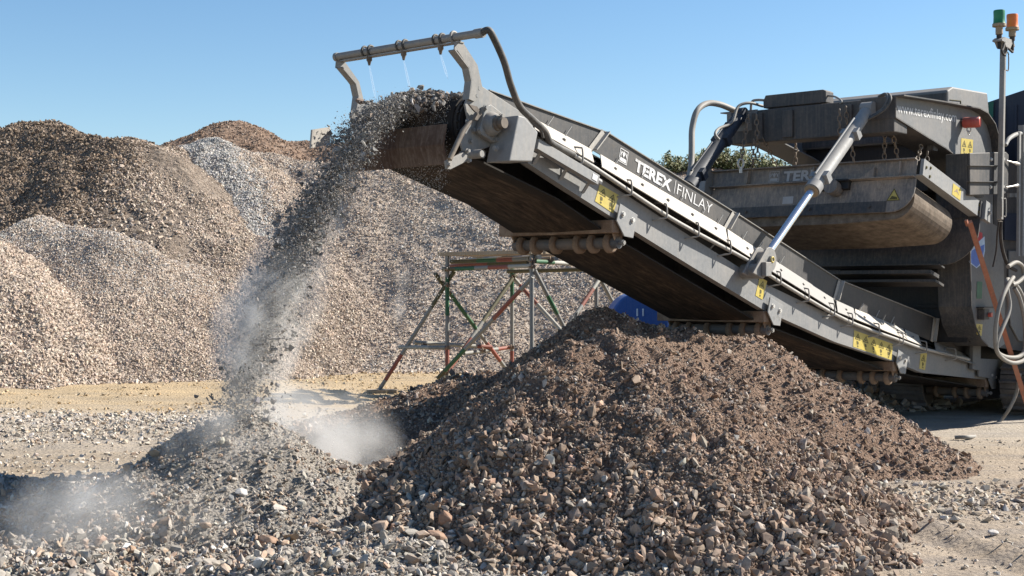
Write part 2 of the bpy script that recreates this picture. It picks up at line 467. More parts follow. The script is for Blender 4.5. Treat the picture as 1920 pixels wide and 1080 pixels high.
heap('front', h_front, (-2.1, 3.6, 7.0, 12.9), 0.022)
heap('back', h_back, (-3.2, 5.6, 10.6, 18.6), 0.035)
heap('small', h_small, (-5.6, 0.7, 6.9, 12.2), 0.025)
heap('rubble', h_rubble, (2.0, 8.4, 16.0, 24.0), 0.05)
heap('left', h_left, (-34, 4, 22, 52), 0.13)
heap('white', h_white, (-20, 4, 22, 48), 0.13)
heap('long', h_long, (-20, 26, 24, 50), 0.13)
heap('far', h_far, (-32, 12, 38, 72), 0.22)
heap('corner', h_corner, (-17, -5, 21, 34), 0.08)
heap('lobe', h_lobe, (-15, -2.5, 23, 36), 0.08)
heap('bank', h_bank, (-12, 36, 42, 78), 0.25)

def surf(x, y, skip=None):
    z = ground_h(x, y)
    for k, (fn, b, r) in HEAPS.items():
        if k == skip: continue
        ins = (x > b[0]) & (x < b[1]) & (y > b[2]) & (y < b[3])
        if ins.any(): z[ins] = np.maximum(z[ins], fn(x[ins], y[ins]))
    return z

def hit(px, py, y0=6.0, y1=80.0, n=6000):
    """where the line of sight through a photo pixel meets the ground or a heap"""
    Y = np.linspace(y0, y1, n)
    X = (px - CXP) / FOC * Y; Z = CAMZ - (py - HORI) / FOC * Y
    k = np.argmax(Z <= surf(X, Y))
    return Vector((X[k], Y[k], float(surf(X[k:k + 1], Y[k:k + 1])[0])))

def fast_mesh(name, V, F, mats, smooth=False, tint=None):
    """V (n,3), F (m,k) numpy arrays -> mesh object data"""
    me = bpy.data.meshes.new(name)
    k = F.shape[1]
    me.vertices.add(len(V)); me.vertices.foreach_set('co', np.ascontiguousarray(V, np.float32).ravel())
    me.loops.add(F.size); me.loops.foreach_set('vertex_index', np.ascontiguousarray(F, np.int32).ravel())
    me.polygons.add(len(F)); me.polygons.foreach_set('loop_start', np.arange(len(F), dtype=np.int32) * k)
    try: me.polygons.foreach_set('loop_total', np.full(len(F), k, np.int32))
    except Exception: pass
    me.polygons.foreach_set('use_smooth', np.full(len(F), smooth, bool))
    if tint is not None:
        a = me.attributes.new('tint', 'FLOAT_COLOR', 'POINT')
        a.data.foreach_set('color', np.ascontiguousarray(np.hstack([tint, np.ones((len(tint), 1))]), np.float32).ravel())
    for m in mats: me.materials.append(m)
    me.update(calc_edges=True)
    return me

def grid_faces(nx, ny):
    i = np.arange((nx - 1) * (ny - 1)); a = (i // (nx - 1)) * nx + i % (nx - 1)
    return np.stack([a, a + 1, a + nx + 1, a + nx], 1)

# the ground: one sheet, fine where the camera looks closely, reaching the horizon
gx = np.concatenate([[-4000, -1200, -400, -150, -70, -40, -25], np.arange(-16, 16.01, 0.11), [25, 40, 70, 150, 400, 1200, 4000]])
gy = np.concatenate([[-300, -60, -20, -5, 2], np.arange(5.5, 14, 0.06), np.arange(14, 30, 0.11), np.arange(30, 46, 0.5), [50, 60, 80, 120, 250, 600, 1500, 4000]])
GX, GY = np.meshgrid(gx, gy)
GZ = ground_h(GX, GY); GZ = np.where((np.abs(GX) > 30) | (GY > 60) | (GY < 0), 0, GZ)

def ground_mat():
    t = NT('quarry_floor')
    c = t.coord()
    sp = t.n('ShaderNodeSeparateXYZ'); t.l(c, sp.inputs[0])
    big = t.noise(c, 0.45, 5, 0.6); mid = t.noise(c, 2.4, 5, 0.65); fine = t.noise(c, 38, 6, 0.75)
    wy = t.math('ADD', sp.outputs['Y'], t.math('MULTIPLY', t.math('SUBTRACT', big, 0.5), 4.2))
    wy = t.math('ADD', wy, t.math('MULTIPLY', t.math('SUBTRACT', mid, 0.5), 2.2))
    band = t.math('DIVIDE', wy, 40.0)
    base = t.ramp(band, [(0.20, (0.34, 0.265, 0.185)), (0.345, (0.37, 0.30, 0.22)), (0.385, (0.42, 0.355, 0.28)),
                         (0.44, (0.44, 0.385, 0.32)), (0.505, (0.45, 0.355, 0.24)), (0.57, (0.48, 0.365, 0.225)), (0.70, (0.455, 0.345, 0.215)), (0.80, (0.42, 0.33, 0.235))])
    # the right side is a paler sandy floor
    rx = t.maprange(t.math('ADD', sp.outputs['X'], t.math('MULTIPLY', mid, 1.0)), 1.6, 3.0)
    rx = t.math('MULTIPLY', rx, t.maprange(sp.outputs['Y'], 16, 13.0, 0, 1))
    base = t.mix(rx, base, t.ramp(mid, [(0.35, (0.33, 0.27, 0.21)), (0.65, (0.42, 0.345, 0.265))]))
    base = t.mix(1.0, base, (0.86, 0.86, 0.86), 'MULTIPLY')
    col = t.mix(0.8, base, t.ramp(fine, [(0.25, (0.62, 0.60, 0.58)), (0.5, (1, 1, 1)), (0.75, (1.28, 1.27, 1.26))]), 'MULTIPLY')
    col = t.mix(t.maprange(t.noise(t.coord((0.22, 2.6, 1)), 1.3, 6, 0.7), 0.42, 0.62, 0, 0.85), col, t.mix(1.0, base, (0.80, 0.83, 0.90), 'MULTIPLY'))
    col = t.mix(t.maprange(mid, 0.52, 0.72, 0, 0.6), col, t.mix(1.0, base, (0.68, 0.64, 0.60), 'MULTIPLY'))
    vo = t.n('ShaderNodeTexVoronoi'); vo.inputs['Scale'].default_value = 26; t.l(c, vo.inputs['Vector'])
    h = t.math('ADD', fine, t.math('MULTIPLY', vo.outputs['Distance'], -0.7))
    t.bump(h, 0.6, 0.03)
    return t.done(col, 0.95, 0, 0.1)
g = bpy.data.objects.new('quarry_ground', fast_mesh('quarry_ground', np.stack([GX.ravel(), GY.ravel(), GZ.ravel()], 1), grid_faces(len(gx), len(gy)), [ground_mat()], True))
COL.objects.link(g); tag(g, kind='structure')

# ------------------------------------------------------------------ stones
def make_protos(n, pts, squash, seed):
    r = np.random.default_rng(seed); out = []
    while len(out) < n:
        p = r.normal(size=(pts, 3)); p /= np.linalg.norm(p, axis=1)[:, None]
        p *= r.uniform(0.72, 1.0, (pts, 1)); p *= np.array([1.0, r.uniform(*squash[0]), r.uniform(*squash[1])])
        bm = bmesh.new()
        for q in p: bm.verts.new(q)
        bmesh.ops.convex_hull(bm, input=bm.verts)
        loose = [v for v in bm.verts if not v.link_faces]
        for v in loose: bm.verts.remove(v)
        bmesh.ops.triangulate(bm, faces=bm.faces)
        bm.verts.index_update()
        V = np.array([v.co[:] for v in bm.verts]); F = np.array([[v.index for v in f.verts] for f in bm.faces])
        bm.free()
        out.append((V, F))
    return out
P_NEAR = make_protos(44, 15, ((0.45, 0.95), (0.24, 0.65)), 5)
P_MID = make_protos(24, 10, ((0.6, 0.95), (0.4, 0.8)), 6)
P_FAR = make_protos(16, 8, ((0.65, 1.0), (0.5, 0.85)), 8)

def rand_rot(n, r, tilt=None):
    q = r.normal(size=(n, 4))
    if tilt is not None:      # stones that lie flat: small tilt, any heading
        a = r.uniform(0, 2 * np.pi, n); q = np.stack([np.cos(a / 2), r.normal(size=n) * tilt, r.normal(size=n) * tilt, np.sin(a / 2)], 1)
    q /= np.linalg.norm(q, axis=1)[:, None]
    w, x, y, z = q.T
    return np.stack([np.stack([1 - 2 * (y * y + z * z), 2 * (x * y - z * w), 2 * (x * z + y * w)], 1),
                     np.stack([2 * (x * y + z * w), 1 - 2 * (x * x + z * z), 2 * (y * z - x * w)], 1),
                     np.stack([2 * (x * z - y * w), 2 * (y * z + x * w), 1 - 2 * (x * x + y * y)], 1)], 1)

def stones_mesh(name, pos, size, tint, protos, mat, r, tilt=None):
    R = rand_rot(len(pos), r, tilt)
    which = r.integers(0, len(protos), len(pos))
    VV, FF, TT, off = [], [], [], 0
    for k, (V, F) in enumerate(protos):
        idx = np.nonzero(which == k)[0]
        if not len(idx): continue
        W = np.einsum('nij,vj->nvi', R[idx], V) * size[idx, None, None] + pos[idx, None, :]
        nv = len(V)
        VV.append(W.reshape(-1, 3)); TT.append(np.repeat(tint[idx], nv, 0))
        FF.append((F[None] + (off + np.arange(len(idx)) * nv)[:, None, None]).reshape(-1, 3)); off += nv * len(idx)
    return fast_mesh(name, np.concatenate(VV), np.concatenate(FF), [mat], False, np.concatenate(TT))

def palette(n, cols, w, r, jit=0.10):
    c = np.array(cols)[r.choice(len(cols), n, p=np.array(w) / sum(w))]
    return np.clip(0.84 * c * (1 + r.normal(size=(n, 1)) * jit) * (1 + r.normal(size=(n, 3)) * 0.015), 0.01, 0.85)

def heap_xy(key, n, r, ymax=None, cond=None, margin=0.02):
    """points on the part of a heap that is not buried under its neighbours"""
    fn, b, res = HEAPS[key]
    xs, ys = [], []; got = 0
    for _ in range(40):
        if got >= n: break
        x = r.uniform(b[0], b[1], n * 2); y = r.uniform(b[2], ymax or b[3], n * 2)
        k = np.abs(x / y) < 0.41; x, y = x[k], y[k]
        z = fn(x, y); k = z > -0.02; x, y, z = x[k], y[k], z[k]
        ok = z > surf(x, y, key) - margin
        if cond is not None: ok &= cond(x, y, z)
        xs.append(x[ok]); ys.append(y[ok]); got += int(ok.sum())
    x = np.concatenate(xs)[:n]; y = np.concatenate(ys)[:n]
    return x, y, fn(x, y)

def build_heap(key, name, label, cat, mat, group=None):
    fn, b, res = HEAPS[key]
    x = np.arange(b[0], b[1] + res / 2, res); y = np.arange(b[2], b[3] + res / 2, res)
    X, Y = np.meshgrid(x, y); Z = fn(X, Y)
    ok = Z > ground_h(X, Y) - 0.10
    F = grid_faces(len(x), len(y)); F = F[ok.ravel()[F].any(1)]
    used = np.unique(F); remap = np.full(X.size, -1); remap[used] = np.arange(len(used))
    V = np.stack([X.ravel(), Y.ravel(), np.maximum(Z, ground_h(X, Y) - 0.25).ravel()], 1)[used]
    o = bpy.data.objects.new(name, fast_mesh(name, V, remap[F], [mat], True))
    COL.objects.link(o); tag(o, label, cat, group)
    return o

def add_stones(parent, key, specs, mat, protos, seed, ymax=None, cond=None):
    """specs: (count, size lo, size hi, sink, palette, weights, keep(x,y,z) or None)"""
    r = np.random.default_rng(seed)
    PP, SS, TT = [], [], []
    for n, lo, hi, sink, cols, w, keep in specs:
        x, y, z = heap_xy(key, n, r, ymax, keep if keep else cond)
        s = lo * (hi / lo) ** (r.random(len(x)) ** 1.6)
        PP.append(np.stack([x, y, z + s * (0.55 - sink)], 1)); SS.append(s)
        TT.append(cols(x, y, z, r) if callable(cols) else palette(len(x), cols, w, r))
    me = stones_mesh('loose_stones', np.concatenate(PP), np.concatenate(SS), np.concatenate(TT), protos, mat, r)
    o = bpy.data.objects.new('loose_stones', me); COL.objects.link(o)
    o.parent = parent; tag(o, kind='stuff')
    return o

soil_brown = soil_mat('brown_fines', [(0.115, 0.074, 0.053), (0.215, 0.145, 0.106), (0.31, 0.216, 0.162), (0.38, 0.275, 0.21)], 55, 0.9, 0.03)
soil_grey = soil_mat('grey_fines', [(0.19, 0.165, 0.14), (0.33, 0.295, 0.255), (0.42, 0.38, 0.335), (0.48, 0.44, 0.395)], 55, 0.9, 0.03)
soil_far = soil_mat('beige_fines', [(0.29, 0.23, 0.185), (0.43, 0.355, 0.29), (0.52, 0.44, 0.37), (0.55, 0.475, 0.40)], 9, 0.8, 0.10, 0.25)
soil_white = soil_mat('pale_grey_fines', [(0.30, 0.29, 0.28), (0.43, 0.42, 0.41), (0.54, 0.53, 0.53), (0.58, 0.57, 0.56)], 9, 0.8, 0.10, 0.3)
soil_dark = soil_mat('shaded_brown_fines', [(0.10, 0.08, 0.064), (0.20, 0.16, 0.128), (0.30, 0.245, 0.195), (0.36, 0.295, 0.24)], 9, 0.8, 0.10, 0.25)  # darkened to carry the shade of the tallest stockpile's flank
soil_rust = soil_mat('red_brown_fines', [(0.13, 0.085, 0.06), (0.24, 0.165, 0.12), (0.32, 0.23, 0.17), (0.36, 0.27, 0.21)], 8, 0.8, 0.10, 0.25)

BROWN = [(0.30, 0.222, 0.172), (0.38, 0.288, 0.226), (0.235, 0.178, 0.142), (0.41, 0.35, 0.296), (0.43, 0.295, 0.222), (0.62, 0.575, 0.52), (0.34, 0.296, 0.256)]
BW = [26, 20, 18, 12, 8, 4, 12]
CLOD = [(0.23, 0.145, 0.10), (0.29, 0.19, 0.135), (0.33, 0.22, 0.158)]
CW = [3, 3, 2]
GREY = [(0.38, 0.345, 0.30), (0.46, 0.42, 0.37), (0.31, 0.275, 0.235), (0.58, 0.555, 0.52), (0.45, 0.325, 0.24), (0.36, 0.255, 0.185), (0.72, 0.705, 0.68)]
GW = [28, 20, 24, 5, 14, 10, 2]
BEIGE = [(0.51, 0.42, 0.345), (0.56, 0.475, 0.40), (0.46, 0.375, 0.305), (0.61, 0.54, 0.465), (0.53, 0.415, 0.33), (0.43, 0.355, 0.295)]
BEW = [28, 22, 18, 9, 12, 10]

front = build_heap('front', 'rock_heap', 'tall brown cone of freshly crushed rock in the foreground with fines on its peak', 'rock heap', soil_brown)
def ridge_fines(x, y):
    d, t = seg_dist(x, y, (0.62, 9.95), (1.95, 9.15))
    return np.exp(-((d + fbm(x, y, 0.35, 2, 41) * 0.12) / 0.17) ** 2)
low = lambda x, y, z: RNG.random(len(x)) < np.clip((1.30 - z) * 1.5 + fbm(x, y, 0.5, 2, 55) * 0.9, 0.03, 1) * (1 - 0.9 * ridge_fines(x, y))
vlow = lambda x, y, z: RNG.random(len(x)) < np.clip((0.86 - z) * 1.4 + fbm(x, y, 0.6, 2, 57) * 0.9, 0.04, 1) * (1 - 0.95 * ridge_fines(x, y))
add_stones(front, 'front', [
    (230, 0.048, 0.076, 0.12, BROWN, BW, lambda x, y, z: z < 0.30 + fbm(x, y, 0.6, 2, 3) * 0.4),
    (750, 0.036, 0.070, 0.15, BROWN, BW, vlow),
    (5200, 0.022, 0.046, 0.15, BROWN, BW, vlow),
    (16000, 0.011, 0.028, 0.2, BROWN, BW, low),
    (1500, 0.014, 0.050, 0.35, CLOD, CW, None),
    (22000, 0.007, 0.017, 0.2, BROWN, BW, None),
    (34000, 0.004, 0.009, 0.2, BROWN, BW, None)], M['stone'], P_NEAR, 101, 10.9)
back = build_heap('back', 'rock_heap', 'long brown heap behind the foreground cone, partly shaded by the conveyor above it', 'rock heap', soil_brown)
add_stones(back, 'back', [
    (700, 0.030, 0.065, 0.15, BROWN, BW, low),
    (6500, 0.018, 0.042, 0.15, BROWN, BW, None),
    (1300, 0.018, 0.050, 0.35, CLOD, CW, None),
    (14000, 0.010, 0.024, 0.2, BROWN, BW, None),
    (20000, 0.006, 0.013, 0.2, BROWN, BW, None)], M['stone'], P_MID, 102, 16.4)
small = build_heap('small', 'rock_heap', 'low grey dusty heap growing under the falling stone stream', 'rock heap', soil_grey)
add_stones(small, 'small', [
    (90, 0.045, 0.072, 0.12, GREY, GW, lambda x, y, z: z < 0.2),
    (480, 0.034, 0.068, 0.12, GREY, GW, lambda x, y, z: RNG.random(len(x)) < np.clip((0.42 - z) * 3, 0.08, 1)),
    (3400, 0.018, 0.044, 0.15, GREY, GW, lambda x, y, z: RNG.random(len(x)) < np.clip((0.5 - z) * 2.5, 0.2, 1)),
    (9000, 0.012, 0.030, 0.2, GREY, GW, None),
    (26000, 0.006, 0.014, 0.2, GREY, GW, None)], M['greystone'], P_NEAR, 103, 11.2)
rub = build_heap('rubble', 'rubble_heap', 'low heap of grey rubble under the conveyor beside the machine tracks', 'rubble heap', soil_grey)
add_stones(rub, 'rubble', [(900, 0.06, 0.14, 0.15, GREY, GW, None), (3500, 0.025, 0.07, 0.2, GREY, GW, None)], M['stone'], P_MID, 104)

def mixcol(fn):
    """stone colours that change across a stockpile, as different loads were tipped"""
    def f(x, y, z, r):
        w = np.clip(fn(x, y, z), 0, 1)[:, None]
        pick = r.random((len(x), 1)) < w
        return np.where(pick, palette(len(x), WHITE, WW, r), palette(len(x), BEIGE, BEW, r))
    return f
WHITE = [(0.58, 0.56, 0.535), (0.50, 0.48, 0.46), (0.66, 0.645, 0.62), (0.43, 0.41, 0.385)]
WW = [34, 28, 18, 14]
SHADEB = [(0.215, 0.16, 0.12), (0.28, 0.215, 0.162), (0.165, 0.125, 0.096), (0.37, 0.30, 0.24), (0.33, 0.25, 0.185)]  # brown stones, darkened for the stockpile's shaded flank
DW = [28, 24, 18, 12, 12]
RUSTY = [(0.28, 0.19, 0.14), (0.34, 0.245, 0.185), (0.21, 0.15, 0.115), (0.42, 0.34, 0.28)]
RW = [30, 26, 18, 10]
G = 'gravel stockpiles across the dirt road'
def left_shade_col(x, y, z, r):
    w = np.clip((x + 9.3 + (34 - y) * 0.12) * 0.6 + fbm(x, y, 2.5, 2, 5), 0, 1)[:, None]  # darker stones leftward put the flank's shade into their colour
    return np.where(r.random((len(x), 1)) < w, palette(len(x), BEIGE, BEW, r), palette(len(x), SHADEB, DW, r))
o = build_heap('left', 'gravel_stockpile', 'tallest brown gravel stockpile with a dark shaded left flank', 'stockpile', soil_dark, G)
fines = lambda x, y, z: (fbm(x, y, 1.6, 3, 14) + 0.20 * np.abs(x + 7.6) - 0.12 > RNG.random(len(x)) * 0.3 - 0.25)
add_stones(o, 'left', [(2600, 0.055, 0.095, 0.2, left_shade_col, None, lambda x, y, z: (x < -8.2 + fbm(x, y, 2, 2, 8) * 3)), (52000, 0.024, 0.060, 0.36, left_shade_col, None, fines), (50000, 0.014, 0.028, 0.36, left_shade_col, None, None)], M['farstone'], P_FAR, 105, 38.5)
o = build_heap('white', 'gravel_stockpile', 'pale grey-white gravel tongue spilling down beside the tallest brown stockpile', 'stockpile', soil_far, G)
add_stones(o, 'white', [(36000, 0.022, 0.055, 0.36, mixcol(lambda x, y, z: 1.5 - 1.15 * np.abs(x + 7.9 - 0.42 * (36.4 - y) + fbm(x, y, 1.5, 2, 4) * 0.6)), None, None)], M['farstone'], P_FAR, 106, 38.5)
o = build_heap('long', 'gravel_stockpile', 'long beige gravel stockpile behind the scaffold and conveyor', 'stockpile', soil_far, G)
add_stones(o, 'long', [(100000, 0.022, 0.055, 0.36, mixcol(lambda x, y, z: 0.14 + fbm(x, y, 3, 2, 3) * 0.8), None, None), (50000, 0.014, 0.026, 0.36, BEIGE, BEW, None)], M['farstone'], P_FAR, 107, 38.5)
o = build_heap('far', 'gravel_stockpile', 'distant red-brown gravel stockpile with a pointed peak on the skyline', 'stockpile', soil_rust, G)
add_stones(o, 'far', [(50000, 0.03, 0.08, 0.36, RUSTY, RW, None)], M['farstone'], P_FAR, 108, 57)
o = build_heap('corner', 'gravel_stockpile', 'low tan stockpile of coarse stone at the left edge by the dirt road', 'stockpile', soil_far, G)
add_stones(o, 'corner', [(26000, 0.024, 0.068, 0.36, BEIGE, BEW, None), (20000, 0.014, 0.028, 0.36, BEIGE, BEW, None)], M['farstone'], P_FAR, 109, 30.5)
o = build_heap('lobe', 'gravel_stockpile', 'rounded light grey lobe of fine gravel in front of the tallest stockpile', 'stockpile', soil_far, G)
add_stones(o, 'lobe', [(40000, 0.018, 0.042, 0.36, mixcol(lambda x, y, z: 0.08 + 0.20 * (z - 1.4)), None, None), (14000, 0.026, 0.06, 0.36, BEIGE, BEW, lambda x, y, z: z < 1.6)], M['farstone'], P_FAR, 110, 32.5)
bank = build_heap('bank', 'gravel_bank', 'far brown gravel bank with shrubs on top, behind the conveyor', 'gravel bank', soil_rust)
add_stones(bank, 'bank', [(20000, 0.04, 0.09, 0.36, RUSTY, RW, None)], M['farstone'], P_FAR, 111, 62)

# loose gravel lying on the ground
r = np.random.default_rng(200)
def ground_scatter(n, x0, x1, y0, y1, lo, hi, cols, w, dens):
    x = r.uniform(x0, x1, n); y = r.uniform(y0, y1, n)
    k = (r.random(n) < dens(x, y)) & (surf(x, y) < ground_h(x, y) + 0.03) & (np.abs(x / y) < 0.42)
    x, y = x[k], y[k]; s = lo * (hi / lo) ** (r.random(len(x)) ** 2.2)
    return np.stack([x, y, ground_h(x, y) + s * 0.25], 1), s, palette(len(x), cols, w, r)
PALEG = [(0.48, 0.43, 0.365), (0.56, 0.51, 0.45), (0.39, 0.34, 0.285), (0.45, 0.355, 0.27), (0.63, 0.60, 0.56)]
PGW = [30, 22, 20, 16, 8]
band = lambda x, y: np.clip(np.exp(-((y - 16.6 - fbm(x, y, 3, 2, 2) * 2) / 1.5) ** 2) * 1.2 + 0.10 + fbm(x, y, 1.1, 3, 6) * 0.5, 0, 1)
S_ = [ground_scatter(52000, -8, 4, 12.5, 19.5, 0.008, 0.052, PALEG, PGW, band),
      ground_scatter(9000, -6, 0, 8.5, 14.5, 0.008, 0.05, PALEG, PGW, lambda x, y: np.clip(0.45 + fbm(x, y, 1.2, 3, 9), 0, 1)),
      ground_scatter(48000, -12, 5, 18.0, 30, 0.006, 0.05, [(0.46, 0.33, 0.18), (0.52, 0.40, 0.25), (0.40, 0.29, 0.17), (0.55, 0.47, 0.36)], [3, 3, 2, 1], lambda x, y: np.clip(0.25 + fbm(x, y, 2, 3, 9) * 1.3, 0, 1)),
      ground_scatter(5000, -13, 8, 24, 31, 0.03, 0.10, BEIGE, BEW, lambda x, y: np.clip((surf(x, y + 1.0) - 0.15) * 3, 0.0, 0.9)),
      ground_scatter(9000, 2.2, 6, 7.4, 15.5, 0.006, 0.030, PALEG, PGW, lambda x, y: np.clip(0.35 + fbm(x, y, 0.9, 3, 19) * 1.2, 0.03, 1)),
      ground_scatter(5000, 2.6, 5.5, 9.8, 12.4, 0.008, 0.06, PALEG, PGW, lambda x, y: np.clip(np.exp(-((y - 11.0) / 0.8) ** 2) + fbm(x, y, 0.7, 2, 29) * 0.6 - 0.1, 0, 1)),
      ground_scatter(1200, 1.5, 3.6, 8.0, 11.0, 0.01, 0.05, BROWN, BW, lambda x, y: np.clip((surf(x - 0.22, y + 0.1) - 0.05) * 4, 0.0, 0.8))]
me = stones_mesh('loose_gravel', *[np.concatenate([s[i] for s in S_]) for i in range(3)], P_MID, M['farstone'], r, 0.25)
o = bpy.data.objects.new('loose_gravel', me); COL.objects.link(o)
tag(o, 'pale stones scattered over the quarry floor', 'gravel', kind='stuff')

# single rocks that stand out
P_BIG = make_protos(24, 26, ((0.7, 0.95), (0.5, 0.8)), 15)
def lone_rock(px, py, wpx, col, label, stretch=(1, 1, 1), rot=(0, 0, 0), k=0, lift=0.25, name='rock', p=None, group=None):
    q = hit(px, py) if p is None else Vector(p)
    s = wpx / FOC * q.y / 2
    V, F = P_BIG[k]
    W = V * np.array(stretch) * s
    Rm = np.array(Matrix.Rotation(rot[2], 3, 'Z') @ Matrix.Rotation(rot[1], 3, 'Y') @ Matrix.Rotation(rot[0], 3, 'X'))
    W = W @ Rm.T
    o = bpy.data.objects.new(name, fast_mesh(name, W, F, [M['stone']], False, np.tile(np.array(col) * 0.9, (len(V), 1))))
    o.location = q + Vector((0, 0, s * lift)); COL.objects.link(o)
    b = o.modifiers.new('Bevel', 'BEVEL'); b.width = s * 0.07; b.segments = 1
    tag(o, label, 'rock', group)
    return o
lone_rock(837, 985, 42, (0.33, 0.20, 0.14), 'reddish-brown wedge-shaped rock standing in the dip between the two near heaps', (1, 0.9, 1.5), (0.3, 0.9, 0.4), 0)
lone_rock(820, 1012, 46, (0.31, 0.20, 0.145), 'flat reddish slab lying just below the reddish-brown wedge-shaped rock', (1.1, 0.9, 0.6), (0.2, 0.25, 0.2), 1)
lone_rock(1035, 902, 34, (0.33, 0.22, 0.165), 'squarish pinkish-brown block half way down the tall brown cone', (1, 1, 1.2), (0.4, 0.3, 1.0), 2)
lone_rock(1073, 864, 23, (0.44, 0.28, 0.23), 'small pink rock above the squarish pinkish-brown block', (1, 1, 1.1), (0.9, 0.3, 0.6), 3)
lone_rock(1470, 1034, 44, (0.29, 0.225, 0.18), 'largest rounded grey-brown boulder at the foot of the tall brown cone', (1, 1, 1.0), (0.4, 0.1, 0.2), 4)
lone_rock(1426, 1002, 32, (0.50, 0.42, 0.36), 'pale pointed rock just above the largest rounded boulder', (0.8, 1, 1.6), (0.2, -0.5, 0.4), 5)
lone_rock(1388, 968, 46, (0.46, 0.44, 0.40), 'long pale sliver of rock sloping across the tall brown cone', (1.2, 0.35, 0.35), (0.2, 0.75, 0.2), 6)
lone_rock(1510, 944, 38, (0.23, 0.155, 0.115), 'long dark brown rock low on the right face of the tall brown cone', (1.2, 0.8, 0.8), (0.2, 0.6, -0.3), 7)
lone_rock(1723, 1060, 22, (0.24, 0.15, 0.115), 'small dark brown rock lying alone on the sand right of the cone', (1.1, 0.9, 1.0), (0.2, 0.2, 0.7), 8, 0.5)
lone_rock(1862, 1004, 25, (0.62, 0.60, 0.58), 'small white stone alone on the sandy floor at the right', (1.1, 1, 0.7), (0.1, 0.1, 0.3), 9, 0.4)
lone_rock(485, 1066, 29, (0.60, 0.595, 0.585), 'round white rock at the foot of the low grey heap', (1, 1, 1.2), (0.3, 0.3, 0.1), 10, 0.5)
lone_rock(527, 1062, 29, (0.42, 0.30, 0.225), 'angular pinkish block right beside the round white rock', (0.95, 1, 1.2), (0.1, 0.2, 0.9), 11, 0.5)
lone_rock(503, 1024, 45, (0.30, 0.195, 0.14), 'broad reddish-brown rock above the angular pinkish block', (1.1, 1, 0.85), (0.2, 0.2, 0.4), 12, 0.4)
lone_rock(247, 1038, 26, (0.40, 0.265, 0.18), 'orange-brown tilted rock at the left foot of the low grey heap', (0.8, 0.9, 1.5), (0.4, -0.5, 0.1), 13, 0.4)
lone_rock(404, 806, 20, (0.40, 0.345, 0.29), 'upright pale slab stuck in the top of the low grey heap', (0.75, 0.7, 2.0), (0.1, 0.25, 0.2), 14, 0.7)
lone_rock(60, 968, 26, (0.36, 0.29, 0.235), 'rounded tan rock in the shade at the left edge', (0.9, 1, 1.2), (0.2, 0.3, 0.2), 15, 0.4)
lone_rock(452, 927, 30, (0.56, 0.55, 0.54), 'pale grey wedge lying in the middle of the low grey heap', (1.1, 1, 0.8), (0.5, 0.2, 0.5), 16, 0.3)
lone_rock(1072, 952, 30, (0.36, 0.32, 0.28), 'light grey angular rock in the centre of the tall brown cone', (1.2, 0.9, 0.8), (0.3, 0.3, 0.8), 17, 0.3)
# ------------------------------------------------------------------ the mobile crusher
# local axes: x along the conveyor away from its head, y across it (0 = the near side frame), z up
AX, AY = -0.408, 10.6
LX, LY = 0.6478, 0.7618
CR = empty('mobile_crusher', (AX, AY, 0), math.atan2(LY, LX))
tag(CR, 'grey tracked rock crusher tipping stone from its long inclined conveyor', 'crusher')

def P(px, py, y=0.0):
    """local (x, z) of a photo pixel on the upright plane at distance y across the machine"""
    k = (px - CXP) / FOC
    s = (k * (AY + LX * y) - AX + LY * y) / (LX - LY * k)
    Y = AY + LY * s + LX * y
    return s, CAMZ - (py - HORI) / FOC * Y
def P3(px, py, y=0.0):
    s, z = P(px, py, y); return Vector((s, y, z))
def Q(px, py, s):
    """local point of a photo pixel on the crosswise plane at distance s along the machine"""
    k = (px - CXP) / FOC
    y = (AX + LX * s - k * (AY + LY * s)) / (LY + LX * k)
    Y = AY + LY * s + LX * y
    return Vector((s, y, CAMZ - (py - HORI) / FOC * Y))
def PL(pts, y=0.0): return [P(a, b, y) for a, b in pts]
def interp(pl, x):
    for (x0, y0), (x1, y1) in zip(pl, pl[1:]):
        if x <= x1 or (x1, y1) == pl[-1]: return y0 + (y1 - y0) * (x - x0) / (x1 - x0)

W = 1.25                                           # frame to frame
SK_TOP = [(915, 170), (1130, 245), (1378, 400), (1576, 527), (1754, 597), (1830, 622)]
SK_BOT = [(1000, 222), (1124, 289), (1309, 394), (1439, 480), (1571, 566), (1750, 641), (1830, 672)]
ST_BOT = [(1000, 240), (1124, 310), (1309, 419), (1439, 503), (1571, 585), (1750, 656), (1830, 684)]
CH_BOT = [(990, 306), (1060, 352), (1152, 410), (1309, 507), (1435, 583), (1565, 641), (1676, 678), (1729, 699), (1849, 712), (1925, 716)]
HOSE = [(1075, 290), (1120, 318), (1240, 398), (1309, 438), (1400, 487), (1461, 528), (1584, 599), (1687, 638), (1733, 654), (1817, 674)]

# --- side frames (channels)
bot = PL(CH_BOT)
def chan_h(s): return 0.275
top = [(s, z + chan_h(s)) for s, z in bot]
bot_far = bot + [(11.8, bot[-1][1])]
top_f = top + [(11.8, top[-1][1])]
f = MB()
f.prism(bot_far + top_f[::-1], 0.0, 0.012)
fr = f.build('conveyor_frame', M['frame'], CR)
# flanges of the near channel and the whole far channel
f = MB()
for pl, dz in ((bot_far, 0.006), (top_f, -0.006)):
    for (s0, z0), (s1, z1) in zip(pl, pl[1:]):
        f.beam((s0, 0.045, z0 + dz), (s1, 0.045, z1 + dz), 0.066, 0.010)
f.build('channel_flange', M['frame'], fr)
f = MB(); f.prism([(a, b - 0.004) for a, b in bot_far] + [(a, b + 0.004) for a, b in top_f[::-1]], W - 0.012, W)
f.build('side_channel', M['frame'], fr)
